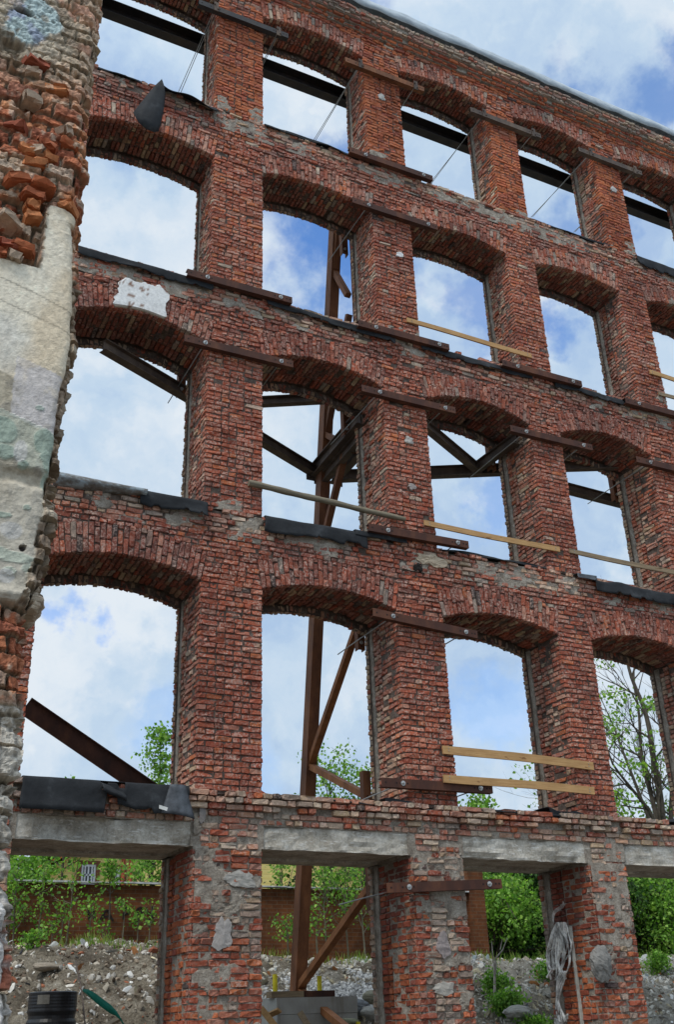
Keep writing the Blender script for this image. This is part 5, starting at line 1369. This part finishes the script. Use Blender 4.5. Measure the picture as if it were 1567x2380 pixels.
# big sparse tree at the right
def big_tree():
    base = Y(1545, 1950, 15); base[2] = 2.9
    root = empty('tree', 'dark-limbed tree with sparse fresh leaves filling the fourth first-floor opening', 'tree'); T_, L_ = Geo(), Geo(); LP = []
    def grow(p, d, ln, r, lvl):
        n = 7; P = [p]; dd = d.copy()
        for i in range(n):
            dd = dd+rs.randn(3)*.10+np.array([0, 0, .035]); dd /= np.linalg.norm(dd); P.append(P[-1]+dd*ln/n)
        P = np.array(P); T_.tube(P, [r*(1-.55*i/n) for i in range(n+1)], 7 if lvl < 2 else 4, cap=False)
        if lvl >= 4: LP.append(P[-1]); LP.append(P[4]); return
        for k in range({0: 6, 1: 4, 2: 3, 3: 3}[lvl]):
            j = 2+rs.randint(0, n-1); a = rs.randn(3); a -= a.dot(dd)*dd; a /= np.linalg.norm(a); sp_ = .55+.35*rs.rand()
            d2 = dd*math.cos(sp_)+a*math.sin(sp_); d2[2] = d2[2]*.8+.25; d2 /= np.linalg.norm(d2)
            grow(P[j], d2, ln*(.55+.15*rs.rand()), r*.56*(1-.3*j/n), lvl+1)
        grow(P[-1], dd, ln*.72, r*.45, lvl+1)
    for pts, dy, r_ in [([(1552, 1990), (1540, 1900), (1528, 1800), (1512, 1710), (1488, 1620), (1462, 1540), (1440, 1480)], 0, .17), ([(1545, 1990), (1524, 1890), (1500, 1790), (1486, 1700), (1476, 1600), (1480, 1520)], .5, .12),
                        ([(1550, 1950), (1510, 1880), (1468, 1830), (1425, 1775), (1392, 1700)], -.5, .10), ([(1555, 1960), (1562, 1840), (1560, 1720), (1540, 1600), (1530, 1500)], .3, .12), ([(1520, 1880), (1470, 1800), (1430, 1700), (1400, 1620)], .9, .07),
                        ([(1548, 1975), (1480, 1915), (1430, 1895), (1385, 1850)], -.3, .08)]:
        Q = [Y(u, v, 15+dy*k/3) for k, (u, v) in enumerate(pts)]; Q[0][2] = min(Q[0][2], 6.5)
        if len(pts) > 4: Q = [np.array([Q[0][0]+.1, 15, 2.8])]+Q
        tt = np.linspace(0, len(Q)-1, 26); Q = np.array([[np.interp(t, range(len(Q)), [q[c] for q in Q]) for c in range(3)] for t in tt]); Q = Q+np.stack([.05*np.sin(tt*3+dy), .05*np.cos(tt*2.3), 0*tt], -1)
        T_.tube(Q, [r_*(1-.8*k/25) for k in range(26)], 8, cap=False)
        for k in range(6, 26, 2):
            d_ = Q[min(k+1, 25)]-Q[k-1]; d_ /= np.linalg.norm(d_); a = rs.randn(3); a -= a.dot(d_)*d_; a /= np.linalg.norm(a); sp_ = .6+.4*rs.rand(); d2 = d_*math.cos(sp_)+a*math.sin(sp_)
            grow(Q[k], d2, 1.5*(.6+.7*rs.rand()), r_*.34*(1-.6*k/25)+.008, 2)
    T_.build('trunk', M_BARK, root)
    LP = np.array(LP); pts_ = []
    for p in LP:
        lowf = 1-sstep(5.5, 12.5, p[2])*.85
        k = rs.rand()
        if k < .15*lowf+.02: pts_.append(p+rs.randn(int(22), 3)*np.array([.24, .24, .07]))
    pts_ = np.concatenate(pts_); leaves(L_, pts_, .12, lcols(len(pts_), [(.16, .30, .04), (.24, .38, .06), (.10, .22, .03)]), .1); L_.build('crown', M_LEAF, root)
big_tree()
for u, v, y, sp, lab in [(1425, 1868, 14, 1.3, 'leafy maple under the big tree at the left of the fourth first-floor opening'), (1540, 1880, 16.5, 1.5, 'leafy maple under the big tree at the right edge')]:
    tr(u, v+12, y, sp*.75, lab, zb=2.8, dens=9, nb=16, lsize=.13, start=.3, clump=.26, r0=.09, pal=[(.15, .28, .04), (.22, .36, .06), (.09, .2, .03)])
# shoots and bare snag on the bank of the third opening, grass
for u, v, y, h, lab, d in [(1175, 2330, 5.0, .35, 'bright green weed clump low on the bank in the third opening', 40), (1150, 2290, 5.8, .35, 'weed clump beside the bare snag in the third opening', 22), (1270, 2245, 6.4, .25, 'small weed clump left of the third full pier', 20), (1530, 2225, 7.6, .35, 'weed clump on the gravel at the right edge', 26),
                           (1240, 2365, 4.4, .25, 'small weed clump at the bottom of the third opening', 26), (70, 2222, 7.6, .16, 'small green weed at the left end of the rubble bank', 8)]:
    p = Y(u, v, y); plant((p[0], y, ground_z(p[0], y)-.03), h, .32, lab, name='weed', cat='weed', nb=9, dens=d, lsize=.055, clump=.09, r0=.006, start=.1, sub=3, pal=GREENS, group='weeds on the bank')
p = Y(1148, 2310, 5.6); z_ = ground_z(p[0], 5.6); g = Geo(); q = np.array([p[0], 5.6, z_-.05])
t1 = Y(1143, 2185, 5.6); g.tube([q, (q+t1)/2+(.03, 0, 0), t1], [.03, .018, .008], 6); t2 = Y(1180, 2177, 5.5); m_ = Y(1152, 2225, 5.6); g.tube([q, m_, (m_+t2)/2+(.02, 0, -.04), t2], [.022, .016, .012, .007], 6); t3 = Y(1168, 2180, 5.5); g.tube([Y(1163, 2205, 5.55), t3], [.01, .005], 5)
tag(g.build('bare_snag', solid('dead_wood', (.30, .27, .23), .85, 0, 20, .4)), 'bare dead forked snag standing on the bank in the third opening', 'snag')
geo = Geo()
n = 5200; x = rs.uniform(-3.4, 15, n); y = 7.6+rs.rand(n)*2.4; keep = (np.array([float(fbm(a*.9, b*.9, 2, 3)) for a, b in zip(x, y)]) > .50) ; x, y = x[keep], y[keep]; n = len(x)
z = np.array([ground_z(a, b) for a, b in zip(x, y)])-.01; h = .07+.17*rs.rand(n); dx, dy = rs.randn(n)*.05, rs.randn(n)*.05; wd = .006+.004*rs.rand(n)
V = np.stack([np.stack([x-wd, y, z], -1), np.stack([x+wd, y, z], -1), np.stack([x+dx+wd*.3, y+dy, z+h], -1), np.stack([x+dx-wd*.3, y+dy, z+h], -1)], 1)
geo.add(V.reshape(-1, 3), np.arange(n*4).reshape(n, 4), np.repeat(lcols(n, [(.12, .24, .03), (.20, .30, .06), (.30, .32, .12)]), 4, 0))
tag(geo.build('grass', M_LEAF), 'sparse grass on top of the earth bank', 'grass', None, 'stuff')
